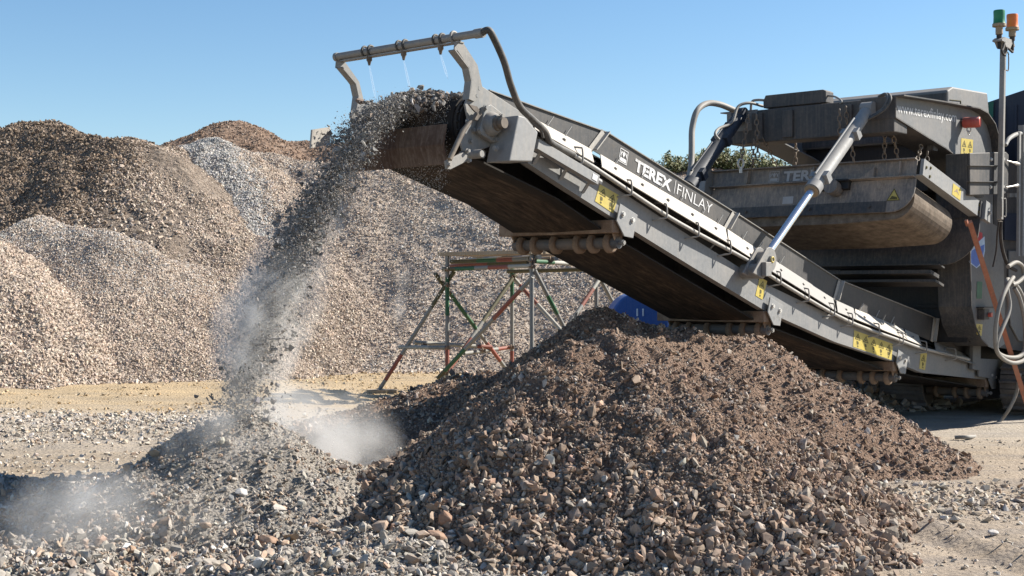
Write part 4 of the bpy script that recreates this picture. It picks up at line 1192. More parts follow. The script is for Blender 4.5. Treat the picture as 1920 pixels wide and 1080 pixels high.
# hoses looping off both ends of the beam
mb = MB()
mb.tube(smooth([P3(1377, 207, 1.5), P3(1350, 196, 1.55), P3(1326, 194, 1.6), P3(1307, 208, 1.6), P3(1298, 240, 1.6), P3(1297, 275, 1.55), P3(1296, 310, 1.5), P3(1292, 335, 1.45), P3(1284, 380, 1.40)], 6), 0.036, 10)
mb.build('hydraulic_hose', M['paleh'], CR)
mb = MB()
mb.tube(smooth([P3(1430, 199, 1.3), P3(1405, 193, 1.35), P3(1384, 200, 1.42), P3(1375, 225, 1.42), P3(1366, 234, 1.45), P3(1348, 241, 1.48), P3(1341, 252, 1.45), P3(1348, 262, 1.42)], 6), 0.018, 8)
mb.build('hydraulic_hose', M['paleh'], CR)
mb = MB()
for off in (0, 5):
    mb.tube(smooth([Q(1648 + off, 181, bx0 + 0.12), Q(1660 + off, 176, bx0 + 0.02), Q(1665 + off, 186, bx0 - 0.06), Q(1655 + off, 204, bx0 - 0.10), Q(1636 + off, 217, bx0 - 0.15), Q(1612 + off, 229, bx0 - 0.22), Q(1594 + off, 243, bx0 - 0.28), Q(1592 + off, 262, bx0 - 0.30)], 6), 0.016, 8)
mb.build('hydraulic_hose', M['hose'], CR)

# --- chains carrying the magnet
def chain(p0, p1, name='chain', link=0.075):
    p0, p1 = Vector(p0), Vector(p1)
    L = (p1 - p0).length; n = max(2, int(L / (link * 0.78)))
    d = (p1 - p0).normalized(); a = d.orthogonal().normalized(); b = d.cross(a)
    mb = MB()
    for k in range(n):
        c = p0.lerp(p1, (k + 0.5) / n)
        ax = a if k % 2 else b
        mb.torus(c, 0.023, 0.0075, ax, 12, 6, 1.65, d)
    return mb.build(name, M['chain'], CR)
chain(P3(1404, 212, 1.3), P3(1390, 300, 1.35)); chain(P3(1418, 214, 1.2), P3(1421, 295, 1.2)); chain(P3(1413, 262, 1.22), P3(1412, 318, 1.3))
chain(P3(1430, 258, 1.2), P3(1457, 312, 1.2)); chain(P3(1492, 268, 1.0), P3(1491, 315, 1.0))
chain(P3(1574, 205, 0.15), P3(1575, 262, 0.15)); chain(P3(1586, 200, 0.1), P3(1588, 232, 0.1)); chain(P3(1597, 272, 0.05), P3(1601, 306, 0.05))
chain(P3(1659, 238, -0.15), P3(1658, 298, -0.15)); chain(P3(1673, 246, -0.2), P3(1684, 299, -0.2))
chain(P3(1728, 272, -0.35), P3(1720, 300, -0.4)); chain(P3(1739, 282, -0.38), P3(1738, 304, -0.4))
for px, py, yy in ((1668, 240, -0.2), (1748, 275, -0.36)):
    mb = MB(); p = P3(px, py, yy); mb.box((p.x - 0.06, p.y - 0.04, p.z - 0.05), (p.x + 0.06, p.y + 0.04, p.z + 0.06))
    mb.build('chain_lug', M['dark'], arch_beam)
hk = MB(); hp_ = P3(1389, 302, 1.35)
hk.torus(hp_ + Vector((0, 0, -0.03)), 0.035, 0.014, (0.6, 0.8, 0), 14, 6, 1.5, (0, 0, 1)); hk.tube([hp_ + Vector((0, 0, -0.07)), hp_ + Vector((0, 0, -0.14))], 0.02, 8)
hk.build('shackle', M['bolt'], CR)

# --- overband magnet hanging over the belt, tilted with it
TH = math.radians(14.0)
s_m, z_m = P(1718, 299, -0.6)
def MM(p):
    """magnet axes: u down the conveyor's slope, y across, w square to it"""
    u, y, w = p
    return Vector((s_m + u * math.cos(TH) + w * math.sin(TH), y, z_m - u * math.sin(TH) + w * math.cos(TH)))
yl = 2.08
def rounded(y0, w_top, w_bot, R, n=8):
    pts = [(yl, w_top), (y0, w_top)]
    for k in range(n + 1):
        a = math.pi + (math.pi / 2) * k / n
        pts.append((y0 + R + R * math.cos(a), w_bot + R + R * math.sin(a)))
    pts.append((yl, w_bot))
    return pts
mb = MB(MM); mb.prism(rounded(-0.62, -0.22, -0.60, 0.27), 0.0, 0.02, 'x')
mag = mb.build('overband_magnet', M['magnet'], CR)
mb = MB(MM)
mb.box((-0.012, -0.62, -0.205), (0.0, yl, 0.0)); mb.box((-0.075, -0.62, -0.215), (-0.001, yl, -0.203)); mb.box((-0.075, -0.62, -0.012), (-0.001, yl, 0.0))
mb.build('side_channel', M['magnet'], mag)
mb = MB(MM); mb.box((-0.006, -0.30, -0.60), (0.0, yl, -0.47)); 
for yy in (-0.1, 0.65, 1.5): mb.hexbolt((-0.006, yy, -0.53), (-1, 0, 0), 0.018, 0.014)
mb.build('lower_panel', M['dark'], mag)
mb = MB(MM); mb.prism(rounded(-0.72, -0.18, -0.78, 0.42), 1.62, 1.64, 'x'); mb.box((1.55, -0.3, -0.80), (1.72, yl, -0.781)); mb.box((1.60, -0.72, -0.20), (1.66, yl, 0.0))
mb.build('rear_panel', M['dark'], mag)
R_D = 0.24
bl = []
for k in range(17):
    a = math.pi / 2 + math.pi * k / 16
    bl.append((-0.36 + R_D * math.cos(a), -0.43 + R_D * math.sin(a)))
bl += [(0.3, -0.70), (1.6, -0.70), (yl - 0.05, -0.66), (yl - 0.05, -0.18)]
mb = MB(MM); mb.prism(bl, 0.06, 1.12, 'x')
o = mb.build('magnet_belt', M['magbelt'], mag)
mb = MB(MM); mb.prism([(-0.70, 0.0), (-0.66, 0.0), (-0.66, -0.19), (-0.70, -0.19)], -0.01, 1.80, 'x'); mb.prism([(-0.66, -0.19), (-0.66, -0.18), (-0.58, -0.18), (-0.58, -0.19)], -0.01, 1.80, 'x')
for u, w in ((0.06, -0.08), (0.17, -0.05), (0.17, -0.15), (1.60, -0.05), (1.60, -0.14)): mb.mat(1); mb.hexbolt((u, -0.70, w), (0, -1, 0), 0.014, 0.008)
eb = mb.build('end_beam', [M['lightgrey'], M['ink']], mag, 0.002)
mb = MB(MM); mb.box((1.66, -0.76, -0.21), (1.86, -0.703, 0.02)); mb.hexbolt((1.77, -0.76, -0.1), (0, -1, 0), 0.02, 0.02); mb.build('end_bracket', M['lightgrey'], mag, 0.003)
mb = MB(MM); mb.add([(0.80, -0.7035, -0.03), (1.04, -0.7035, -0.03), (1.04, -0.7035, -0.165), (0.80, -0.7035, -0.165)], [(0, 1, 2, 3)]); mb.mat(1)
mb.add([(0.84, -0.705, -0.12), (0.92, -0.705, -0.06), (1.0, -0.705, -0.12), (0.92, -0.705, -0.10)], [(0, 1, 2, 3)])
mb.build('warning_sticker', [M['yellow'], M['board']], eb)
mb = MB(MM); mb.box((-0.06, 0.16, -0.32), (-0.001, 0.52, -0.22)); mb.mat(1); mb.tube([(-0.02, 0.33, -0.31), (-0.17, 0.33, -0.31)], 0.088, 20); mb.mat(0)
mb.box((-0.11, 0.15, -0.235), (-0.001, 0.56, -0.214))
mb.build('drum_motor', [M['black'], M['magnet']], mag, 0.004)
mb = MB(MM)
c = [(-0.003, -0.30, -0.47), (-0.003, -0.46, -0.47), (-0.003, -0.38, -0.325)]
mb.add(c, [(0, 1, 2)]); mb.mat(1)
ce = Vector((-0.005, -0.38, -0.42)); cc = [Vector(q) + Vector((-0.002, 0, 0)) for q in c]
for p, q in ((0, 1), (1, 2), (2, 0)): mb.add([cc[p], cc[q], ce.lerp(cc[q], 0.82), ce.lerp(cc[p], 0.82)], [(0, 1, 2, 3)])
mb.add([(-0.006, -0.33, -0.455), (-0.006, -0.43, -0.455), (-0.006, -0.42, -0.43), (-0.006, -0.36, -0.415)], [(0, 1, 2, 3)])
mb.build('warning_sticker', [M['yellow'], M['ink']], mag)
lt = MB(MM)
def mlab(px): return Q(px, 340, s_m + 0.02).y
yT = mlab(1447)
emblem(lt, Vector((-0.016, yT, -0.175)), Vector((0, -1, 0)), Vector((0, 0, 1)), 0.135, Vector((-1, 0, 0)) * 0.0)
lt.build('emblem', M['whitedim'], mag); lt = MB(MM)
text_mb(lt, 'TEREX', (-0.014, mlab(1474), -0.17), (0, -1, 0), (0, 0, 1), 0.17, 0.003, 0.006, 0.60)
lt.build('lettering', M['whitedim'], mag)
mb = MB(MM); mb.add([(-0.016, 0.72, -0.06), (-0.016, 0.20, -0.06), (-0.016, 0.20, -0.16), (-0.016, 0.72, -0.16)], [(0, 1, 2, 3)]); mb.build('data_plate', M['magnet'], mag)
mb = MB(MM); mb.add([(-0.0035, 1.02, -0.36), (-0.0035, 0.88, -0.36), (-0.0035, 0.88, -0.45), (-0.0035, 1.02, -0.45)], [(0, 1, 2, 3)]); mb.build('pale_label', M['whitedim'], mag)
for yy in (-0.45, 0.1, 0.62, 1.5):
    mb = MB(MM); mb.box((-0.07, yy, -0.19), (-0.003, yy + 0.016, -0.03)) if yy != 0.1 else mb.prism([(0.02, -0.20), (-0.14, -0.20), (-0.14, -0.08)], -0.07, -0.002, 'x')
    mb.build('gusset', M['magnet'], mag)
# upper end of the far side
mb = MB(MM); mb.box((-0.16, yl - 0.05, -0.30), (0.05, yl + 0.20, 0.02)); mb.box((-0.10, yl + 0.2, -0.26), (0.0, yl + 0.28, -0.02)); mb.build('tension_block', M['lightgrey'], mag, 0.01)
# tray of the belt feeding underneath
mb = MB(MM); mb.box((1.45, -0.25, -0.93), (1.70, yl, -0.885)); mb.box((1.50, -0.30, -1.02), (1.75, yl, -0.99)); mb.build('lower_tray', M['dark'], mag)

# --- body of the machine behind
mb = MB()
mb.box((9.05, -0.30, 1.02), (13.5, 1.72, 3.1)); mb.box((9.5, 0.12, 0.60), (13.5, 1.70, 1.02))
mb.box((8.55, 0.0, 2.9), (13.4, 1.70, 3.85))
body = mb.build('crusher_body', M['black'], CR, 0.01)  # black colour holds the deep shade of the open front
for z in (1.45, 2.05):
    mb = MB(); mb.box((9.02, -0.2, z), (9.048, 1.6, z + 0.04)); mb.build('body_rib', M['black'], body, 0.004)
hs, hz = P(1777, 166, -0.30)
mb = MB(); h1 = P(1852, 174, -0.30)
zf = P(1777, 215, -0.30)[1]
prof = [(hs, zf - 0.3), (hs, hz - 0.02), (hs + 0.15, hz + 0.04), (h1[0], h1[1]), (h1[0] + 0.06, h1[1] - 0.28), (h1[0] + 0.05, zf - 0.3)]
mb.prism(prof, -0.30, 1.75)
hood = mb.build('engine_hood', M['grey'], CR, 0.02)
mb = MB(); mb.box((hs - 0.012, -0.285, zf - 0.28), (hs - 0.001, 1.74, hz - 0.05)); mb.build('hood_front_panel', M['dark'], hood)
mb = MB()
e0 = P3(1768, 193, -0.305)
for k in range(4): mb.add([P3(1782 + k * 5, 196 + k, -0.304), P3(1785 + k * 5, 196 + k, -0.304), P3(1786 + k * 5, 190 + k + (k % 2) * 3, -0.304)], [(0, 1, 2)])
for (a_, b_), (c_, d_) in zip([(1781, 187), (1801, 189), (1802, 200)], [(1801, 189), (1802, 200), (1781, 198)]):
    p, q = P3(a_, b_, -0.304), P3(c_, d_, -0.304); mb.beam(p, q, 0.006, 0.012, (0, 1, 0))
mb.build('hood_marking', M['ink'], hood)
mb = MB(); mb.prism(PL([(1746, 192), (1747, 174), (1752, 173), (1758, 194)], -0.05), 0.10, 0.12); mb.build('lifting_eye', M['board'], hood)
# dark hopper panels to the right
mb = MB()
hopz = 4.32
mb.prism([(-1.9, 2.0), (-1.9, 4.62), (-0.4, 4.42), (0.30, 4.25), (0.30, 2.0)], 11.0, 13.5, 'x')
hop = mb.build('hopper_panel', M['navy'], CR, 0.01)
mb = MB()
for yy in np.arange(-1.8, 0.3, 0.16): mb.box((10.975, yy, 2.4), (10.999, yy + 0.03, 4.2))
mb.build('hopper_rib', M['navy'], hop)
gp_ = P3(1857, 205, 0.0); 
mb = MB(); q0 = Q(1853, 192, 10.97); mb.add([q0, Q(1863, 190, 10.97), Q(1862, 220, 10.97), Q(1854, 222, 10.97)], [(0, 1, 2, 3)]); mb.build('green_label', plain('green_decal', (0.02, 0.12, 0.08), 0.5), hop)
# side panels between arch and hopper
mb = MB(); mb.prism(PL([(1862, 300), (1925, 305), (1925, 660), (1862, 650)], -0.32), -0.33, -0.30); sp_ = mb.build('side_panel', M['dark'], CR)
mb = MB(); mb.prism(PL([(1893, 470), (1925, 470), (1925, 640), (1912, 640), (1896, 610), (1892, 560)], -0.36), -0.36, -0.332); mb.build('access_door', M['grey'], sp_, 0.01)
mb = MB(); mb.prism(PL([(1884, 400), (1912, 400), (1912, 452), (1884, 450)], -0.36), -0.36, -0.332); mb.build('access_door', M['navy'], sp_, 0.004)
# emblem: red and blue pointed shield
def flat(name, pts, y, m, par):
    mb = MB(); mb.add([P3(a_, b_, y) for a_, b_ in pts], [tuple(range(len(pts)))]); return mb.build(name, m, par)
yE = YA0 - 0.004
flat('shield_decal', [(1818, 434), (1830, 431), (1842, 437), (1842, 448), (1836, 462), (1822, 462), (1817, 470)], yE, M['decalred'], near_arch)
flat('shield_decal', [(1822, 458), (1836, 452), (1846, 443), (1847, 470), (1842, 494), (1831, 503), (1817, 492)], yE - 0.002, M['decalpale'], near_arch)
flat('shield_decal', [(1822, 470), (1838, 462), (1846, 458), (1842, 490), (1831, 501), (1819, 491)], yE - 0.004, M['decalblue'], near_arch)
flat('green_decal', [(1832, 528), (1842, 528), (1841, 560), (1831, 560)], yE, plain('green_sign', (0.03, 0.14, 0.09), 0.5), near_arch)
sticker([(1830, 607), (1842, 608), (1840, 630), (1831, 627)], YA0, 1, near_arch)
mb = MB()
p = P3(1836, 575, YA0); mb.box((p.x - 0.10, p.y - 0.10, p.z - 0.02), (p.x + 0.22, p.y - 0.002, p.z)); mb.box((p.x - 0.06, p.y - 0.09, p.z - 0.16), (p.x + 0.10, p.y - 0.002, p.z - 0.03))
mb.mat(1); mb.cyl((p.x + 0.08, p.y - 0.13, p.z - 0.10), (p.x + 0.08, p.y - 0.09, p.z - 0.10), 0.03, 14)
mb.build('stop_button_box', [M['dark'], M['red']], near_arch, 0.004)
mb = MB(); p = P3(1862, 508, -0.38); mb.box((p.x - 0.05, p.y, p.z - 0.09), (p.x + 0.04, p.y + 0.05, p.z + 0.07)); mb.mat(1); mb.box((p.x - 0.02, p.y - 0.008, p.z - 0.06), (p.x + 0.03, p.y - 0.001, p.z + 0.05)); mb.box((p.x - 0.08, p.y - 0.03, p.z + 0.08), (p.x + 0.03, p.y + 0.03, p.z + 0.11)); mb.build('control_box', [M['dark'], M['whitedim']], sp_)
# chassis bar at the conveyor tail
mb = MB(); mb.prism(PL([(1833, 672), (1925, 676), (1925, 722), (1833, 706)], -0.04), -0.06, -0.03); mb.prism(PL([(1820, 630), (1834, 634), (1833, 695), (1818, 692)], -0.03), -0.07, -0.02); mb.build('tail_plate', M['grey'], CR, 0.005)
# red siren under the arch's top flange
p = P3(1800, 230, YA0)
mb = MB(); q = p + Vector((0.05, -0.02, 0.0)); e = q + Vector((0.03, -0.20, -0.0))
mb.tube([q, q.lerp(e, 0.12), q.lerp(e, 0.6), e.lerp(q, 0.03), e], [0.060, 0.066, 0.066, 0.064, 0.05], 22)
sir = mb.build('siren', M['red'], CR)
mb = MB(); mb.torus(q + Vector((0.0, -0.07, -0.085)), 0.022, 0.009, (1, 0.3, 0), 14, 6, 1.3, (0, 0, 1)); mb.torus(q + Vector((0.0, -0.07, -0.125)), 0.018, 0.007, (0.2, 1, 0), 14, 6, 1.3, (0, 0, 1)); mb.build('siren_hook', M['bolt'], sir)

# --- mast with two beacons
YM = -0.82
mast_b = P3(1875, 430, YM); 
pbx = PL([(1817, 287), (1885, 285), (1890, 290), (1889, 357), (1882, 364), (1817, 366)], YM + 0.08)
mb = MB(); mb.prism(pbx, YM + 0.07, YM + 0.10)
zlo, zhi = pbx[-1][1], pbx[0][1]; sx = pbx[0][0]
mb.box((sx, YM + 0.10, zlo), (sx + 0.50, YA0 - 0.003, zhi))
mb.mat(1)
for px, py in ((1858, 299), (1881, 298), (1857, 351), (1880, 350)):
    s, z = P(px, py, YM + 0.07); mb.hexbolt((s, YM + 0.07, z), (0, -1, 0), 0.018, 0.012)
bxo = mb.build('mast_bracket', [M['dark'], M['bolt']], CR, 0.008)
for py in (310, 340):
    mb = MB(); a_, b_ = P3(1815, py, YM + 0.06), P3(1872, py + 1, YM + 0.06); mb.beam(a_, b_, 0.05, 0.01); mb.build('bracket_rib', M['dark'], bxo)
m0 = P3(1875, 412, YM); m1 = Vector((m0.x, YM, P(1880, 88, YM)[1]))
lean = P3(1880, 90, YM) - P3(1873, 290, YM); 
mtop = P3(1881, 86, YM)
mb = MB(); mb.beam(m0, mtop, 0.062, 0.062, (0, 1, 0)); mast = mb.build('beacon_mast', M['tube'], CR, 0.008)
mb = MB(); d = (mtop - m0).normalized()
for t in (0.02, 0.66 + 0.2):
    c = m0.lerp(mtop, t)
    for sg in (-1, 1):
        mb.tube(smooth([c + Vector((sg * 0.034, -0.03, 0)), c + Vector((sg * 0.065, -0.045, 0.01)), c + Vector((sg * 0.065, -0.045, 0.2)), c + Vector((sg * 0.034, -0.03, 0.21))], 3), 0.008, 6)
mb.build('mast_handle', M['tube'], mast)
mb = MB()
mb.prism([(-0.20, 0.02), (-0.12, 0.055), (0.13, 0.055), (0.22, 0.0), (0.21, -0.02), (0.12, 0.0), (0.06, -0.06), (-0.06, -0.06), (-0.13, 0.0), (-0.20, 0.0)], -0.06, 0.06)
tp = mb.build('mast_plate', M['tube'], mast, loc=mtop + Vector((0.01, 0, 0.03)))
mb = MB(); c = mtop
mb.tube(smooth([c + Vector((-0.08, -0.05, 0.03)), c + Vector((-0.16, -0.06, -0.06)), c + Vector((-0.20, -0.06, -0.10)), c + Vector((-0.15, -0.07, -0.14)), c + Vector((-0.09, -0.07, -0.10)), c + Vector((-0.06, -0.07, -0.04)), c + Vector((0.06, -0.07, -0.06)), c + Vector((0.15, -0.06, -0.06)), c + Vector((0.18, -0.05, 0.02)), c + Vector((0.17, -0.05, 0.2))], 5), 0.014, 8)
mb.build('beacon_cable', M['rubber'], mast)
def beacon(px, ytop, ybot, ystem, yb, m_lens, label):
    top = P3(px, ytop, yb); bt = P3(px, ybot, yb); st = P3(px, ystem, yb)
    b0 = Vector((bt.x, yb, bt.z)); H = top.z - bt.z; R = 0.072
    mb = MB(); z = bt.z
    mb.tube([(bt.x, yb, z + H * t) for t in (0.0, 0.16, 0.2, 0.55, 0.9, 1.0)], [R * 1.08, R * 1.0, R * 0.96, R * 0.92, R * 0.95, R * 0.9], 26)
    o = mb.build('beacon', m_lens, CR)
    o['label'] = label
    mb = MB(); zs = st.z; Hs = z - zs
    prof, rad = [], []
    for k in range(15):
        prof.append((bt.x, yb, zs + Hs * (0.40 + 0.60 * k / 14.0))); rad.append(R * (0.64 if k % 2 else 0.54))
    mb.tube(prof, rad, 20); mb.tube([(bt.x, yb, z - 0.012), (bt.x, yb, z + 0.02)], R * 1.12, 24)
    mb.build('beacon_spring', M['board'], o)
    mb = MB(); mb.tube([(bt.x, yb, zs - 0.10), (bt.x, yb, zs + Hs * 0.42)], R * 0.30, 12); mb.tube([(bt.x, yb, zs + Hs * 0.08), (bt.x, yb, zs + Hs * 0.38)], R * 0.45, 12)
    mb.build('beacon_stem', M['rubber'], o)
beacon(1873.5, 19.5, 48, 76, YM, M['green_lamp'], 'green beacon')
beacon(1898, 27, 55, 78, YM - 0.05, M['orange_lamp'], 'orange beacon')
# levers, handrail
for py, q in ((301, 308), (351, 347)):
    mb = MB(); a_, b_ = P3(1887, py, YM + 0.05), P3(1911, q, YM + 0.0); mb.tube([a_, a_.lerp(b_, 0.6), a_.lerp(b_, 0.8), b_], [0.010, 0.012, 0.024, 0.016], 10)
    mb.build('clamp_lever', M['bolt'], bxo)
yR = -0.75
mb = MB()
mb.tube(smooth([P3(1885, 272, yR), P3(1891, 261, yR), P3(1903, 253, yR), P3(1916, 250, yR), P3(1935, 249, yR)], 5), 0.028, 10)
mb.beam(P3(1916, 235, yR), P3(1913, 480, yR), 0.075, 0.05); mb.beam(P3(1911, 248, yR - 0.02), P3(1909, 480, yR - 0.02), 0.03, 0.05)
mb.beam(P3(1891, 366, yR + 0.1), P3(1925, 366, yR + 0.1), 0.04, 0.05)
mb.build('handrail', M['lightgrey'], CR)
# lower mast socket straps and hanging cables
mb = MB()
mb.tube(smooth([P3(1873, 415, YM + 0.02), P3(1870, 440, YM + 0.05), P3(1868, 470, YM + 0.08), P3(1862, 500, YM + 0.1)], 4), 0.012, 8)
mb.tube(smooth([P3(1877, 415, YM + 0.02), P3(1876, 440, YM + 0.05), P3(1880, 470, YM + 0.08), P3(1890, 497, YM + 0.1), P3(1905, 507, YM + 0.1)], 4), 0.022, 8)
mb.build('hanging_cable', M['rubber'], CR)

# --- tracks: belts of steel pads round a frame
def track(x0, x1, y0, y1, zt_, name='crawler_track'):
    R = zt_ / 2; L = x1 - x0 - 2 * R; per = 2 * L + 2 * math.pi * R; n = int(per / 0.19)
    def pos(d):
        d %= per
        if d < L: return x0 + R + d, 2 * R, 0
        d -= L
        if d < math.pi * R:
            a = math.pi / 2 - d / R; return x1 - R + R * math.cos(a), R + R * math.sin(a), a - math.pi / 2
        d -= math.pi * R
        if d < L: return x1 - R - d, 0, math.pi
        d -= L
        a = -math.pi / 2 - d / R; return x0 + R + R * math.cos(a), R + R * math.sin(a), a - math.pi / 2
    mb = MB()
    for k in range(n):
        x, z, a = pos(per * k / n)
        c, s = math.cos(a), math.sin(a)
        def T(u, w): return (x + u * c - w * s, z + 0.03 + u * s + w * c)
        mb.prism([T(-0.09, -0.03), T(0.09, -0.03), T(0.09, 0.0), T(0.02, 0.0), T(0.01, 0.035), T(-0.02, 0.035), T(-0.03, 0.0), T(-0.09, 0.0)], y0, y1)
    o = mb.build(name, M['mudtrack'], CR)
    mb = MB(); mb.box((x0 + R * 0.7, y0 + 0.08, R * 0.55), (x1 - R * 0.7, y1 - 0.08, R * 1.5)); mb.build('track_frame', M['black'], o)
    for cx in (x0 + R, x1 - R):
        mb = MB(); mb.cyl((cx, y0 + 0.1, R + 0.03), (cx, y1 - 0.1, R + 0.03), R * 0.86, 24); mb.build('track_wheel', M['black'], o)
M['mudtrack'] = dusty('muddy_track', (0.10, 0.09, 0.085), dust=(0.26, 0.22, 0.19), amt=0.7, rough=0.85, streak=False)
track(10.15, 15.5, 0.78, 1.40, 0.78)
track(10.5, 15.5, -0.75, -0.15, 0.78)
mb = MB(); mb.box((10.7, -0.14, 0.22), (15.2, 0.77, 0.62)); mb.build('undercarriage', M['black'], CR)
mb = MB(); mb.box((11.3, -0.95, 0.80), (19.0, 2.3, 3.3)); mb.build('unseen_machine_bulk', M['dark'], CR, 0.05)  # rest of the machine out of view, put in for its shadow
# ------------------------------------------------------------------ things on and around the machine
def Wd(p):
    """machine-local point -> world"""
    return Vector((AX + LX * p[0] - LY * p[1], AY + LY * p[0] + LX * p[1], p[2]))
def WP(px, py, y): return Wd(P3(px, py, y))
a_, b_ = WP(1818, 416, -0.80), WP(1921, 745, -0.80)
d = (b_ - a_).normalized()
b_ = a_ + d * ((a_.z - 0.02) / -d.z)
mb = MB(); mb.beam(a_, b_, 0.058, 0.058, (0.3, 1, 0)); mb.beam(a_ - d * 0.05 + Vector((-0.03, 0, -0.02)), a_ + d * 0.03 + Vector((-0.03, 0, -0.02)), 0.03, 0.03)
o = mb.build('prop_pole', M['orangepole']); tag(o, 'long orange-brown pole leaning against the crusher at the right', 'pole')
yC = -0.88
coil = [(1900, 520), (1893, 530), (1880, 556), (1870, 590), (1866, 630), (1870, 660), (1888, 677), (1908, 680), (1926, 668), (1932, 630), (1925, 580), (1912, 545), (1897, 528), (1888, 525), (1889, 545), (1893, 570), (1890, 590), (1878, 618), (1868, 645), (1872, 662), (1890, 670), (1912, 668), (1922, 650), (1921, 600), (1912, 560), (1902, 540)]
mb = MB(); mb.tube(smooth([WP(a, b, yC - 0.03 * math.sin(i * 0.9)) for i, (a, b) in enumerate(coil)], 5), 0.026, 10)
o = mb.build('coiled_hose', M['paleh']); tag(o, 'pale grey water hose hanging in loops on the crusher side', 'hose')
mb = MB(); mb.tube(smooth([WP(1890, 500, yC), WP(1905, 492, yC), WP(1917, 500, yC), WP(1919, 518, yC), WP(1908, 530, yC), WP(1898, 534, yC)], 5), 0.026, 10)
o = mb.build('short_hose', M['paleh']); tag(o, 'short curved grey hose end above the looped water hose', 'hose')
gp = [WP(1912, 700, -0.75), WP(1906, 735, -0.72), WP(1893, 765, -0.65), WP(1872, 792, -0.5), WP(1848, 812, -0.3)]
q = hit(1820, 824, 12); q2 = hit(1790, 825, 12)
gp[-1] = gp[-1] * 0.5 + (q + Vector((0, 0, 0.03))) * 0.5
mb = MB(); mb.tube(smooth(gp + [q + Vector((0, 0, 0.03)), q2 + Vector((0, 0, 0.03))], 6), 0.022, 10)
o = mb.build('trailing_hose', M['paleh']); tag(o, 'grey hose drooping from the crusher down to the ground', 'hose')

# ------------------------------------------------------------------ scaffold tower
SCF = empty('scaffold_tower', (0.2, 22.6, 0))
tag(SCF, 'scaffold tower of red, green and grey steel tubes with diagonal braces', 'scaffold')
SMATS = [M['sgrey'], M['sgreen'], M['sred'], M['solive'], M['spale']]
def stube(p0, p1, bands, r=0.034, name='scaffold_tube'):
    """one scaffold tube, painted in bands: [(share of length, paint)]"""
    p0, p1 = Vector(p0) - SCF.location, Vector(p1) - SCF.location
    mb = MB(); t = 0; tot = sum(b[0] for b in bands)
    for sh, mi in bands:
        mb.mat(mi); mb.tube([p0.lerp(p1, t / tot), p0.lerp(p1, (t + sh) / tot)], r, 12); t += sh
    return mb.build(name, SMATS, SCF)
def coupler(p):
    p = Vector(p) - SCF.location
    mb = MB(); mb.torus(p, 0.036, 0.016, (0, 0, 1), 14, 6); mb.torus(p + Vector((0.0, -0.045, 0.01)), 0.030, 0.014, (1, 0, 0), 14, 6); mb.box(p + Vector((0.02, -0.07, -0.03)), p + Vector((0.055, -0.02, 0.03)))
    mb.build('coupler', M['mud'], SCF)
YA_, YB_, YC_, YD_ = 22.5, 24.2, 21.3, 23.0
def gnd(px, Y): return Vector(((px - CXP) / FOC * Y, Y, 0.0))
A0, A1 = gnd(838.6, YA_), at(838.6, 479, YA_)
B0, B1 = gnd(960, YB_), at(960, 500, YB_)
C0, C1 = gnd(997, YC_), at(997, 473, YC_)
D0, D1 = gnd(1118, YD_), at(1118, 492, YD_)
A0.z = 0.03
stube(A1, A0, [(0.16, 0), (0.28, 1), (0.22, 0), (0.2, 2), (0.14, 4)])
stube(B1, B0, [(0.3, 1), (0.4, 0), (0.3, 2)])
stube(C1, C0, [(1, 0)])
stube(D1, D0, [(1, 0)])
G0 = gnd(712, 22.9); G0.z = 0.05
stube(at(852, 508, 22.5), G0, [(0.3, 3), (0.25, 0), (0.15, 0), (0.22, 2), (0.08, 0)])
stube(at(816, 513, 22.45), at(950, 693, 24.1), [(0.2, 3), (0.35, 1), (0.15, 0), (0.2, 2), (0.1, 0)])
stube(at(966, 515, 24.15), at(817, 730, 22.6), [(0.45, 3), (0.15, 0), (0.3, 2), (0.15, 3)])
stube(at(999, 519, 21.28), at(821, 709, 22.45), [(0.12, 0), (0.28, 2), (0.3, 0), (0.22, 1), (0.08, 3)])
stube(at(962, 520, 24.2), at(1056, 624, 23.2), [(0.15, 4), (0.35, 2), (0.5, 4)])
stube(at(1002, 506, 21.3), at(1062, 622, 22.0), [(0.4, 0), (0.3, 1), (0.3, 0)])
stube(at(1129, 516, 22.95), at(1058, 622, 22.1), [(0.25, 4), (0.3, 2), (0.45, 0)])
stube(at(1125, 522, 23.0), at(1156, 580, 23.4), [(1, 0)])
stube(at(1109, 505, 23.0), at(952, 509, 24.2), [(1, 3)])
stube(at(831, 505, 22.5), at(1000, 498, 21.3), [(0.15, 3), (0.22, 1), (0.15, 0), (0.22, 2), (0.26, 4)])
stube(at(846, 491, 22.7), at(993, 485, 21.5), [(0.35, 3), (0.25, 1), (0.2, 2), (0.2, 0)])
stube(at(845, 499, 22.9), at(990, 492, 21.8), [(0.5, 2), (0.5, 3)])
stube(at(1003, 490, 21.3), at(1112, 497, 23.0), [(0.3, 1), (0.4, 4), (0.3, 2)])
stube(at(1012, 482, 21.2), at(880, 487, 24.2), [(1, 0)])
stube(at(1043, 485, 21.6), at(925, 488, 24.6), [(1, 0)])
stube(at(748, 651, 22.8), at(843, 652, 22.5), [(0.6, 4), (0.4, 0)])
stube(at(776, 642, 22.9), at(922, 651, 23.6), [(0.5, 4), (0.3, 4), (0.2, 2)])
stube(at(870, 663, 23.2), at(958, 651, 24.2), [(0.7, 0), (0.3, 2)])
stube(at(838, 713, 22.45), at(930, 713, 23.0), [(0.7, 1), (0.3, 0)])
stube(at(836, 722, 22.4), at(915, 718, 23.4), [(0.3, 4), (0.7, 4)])
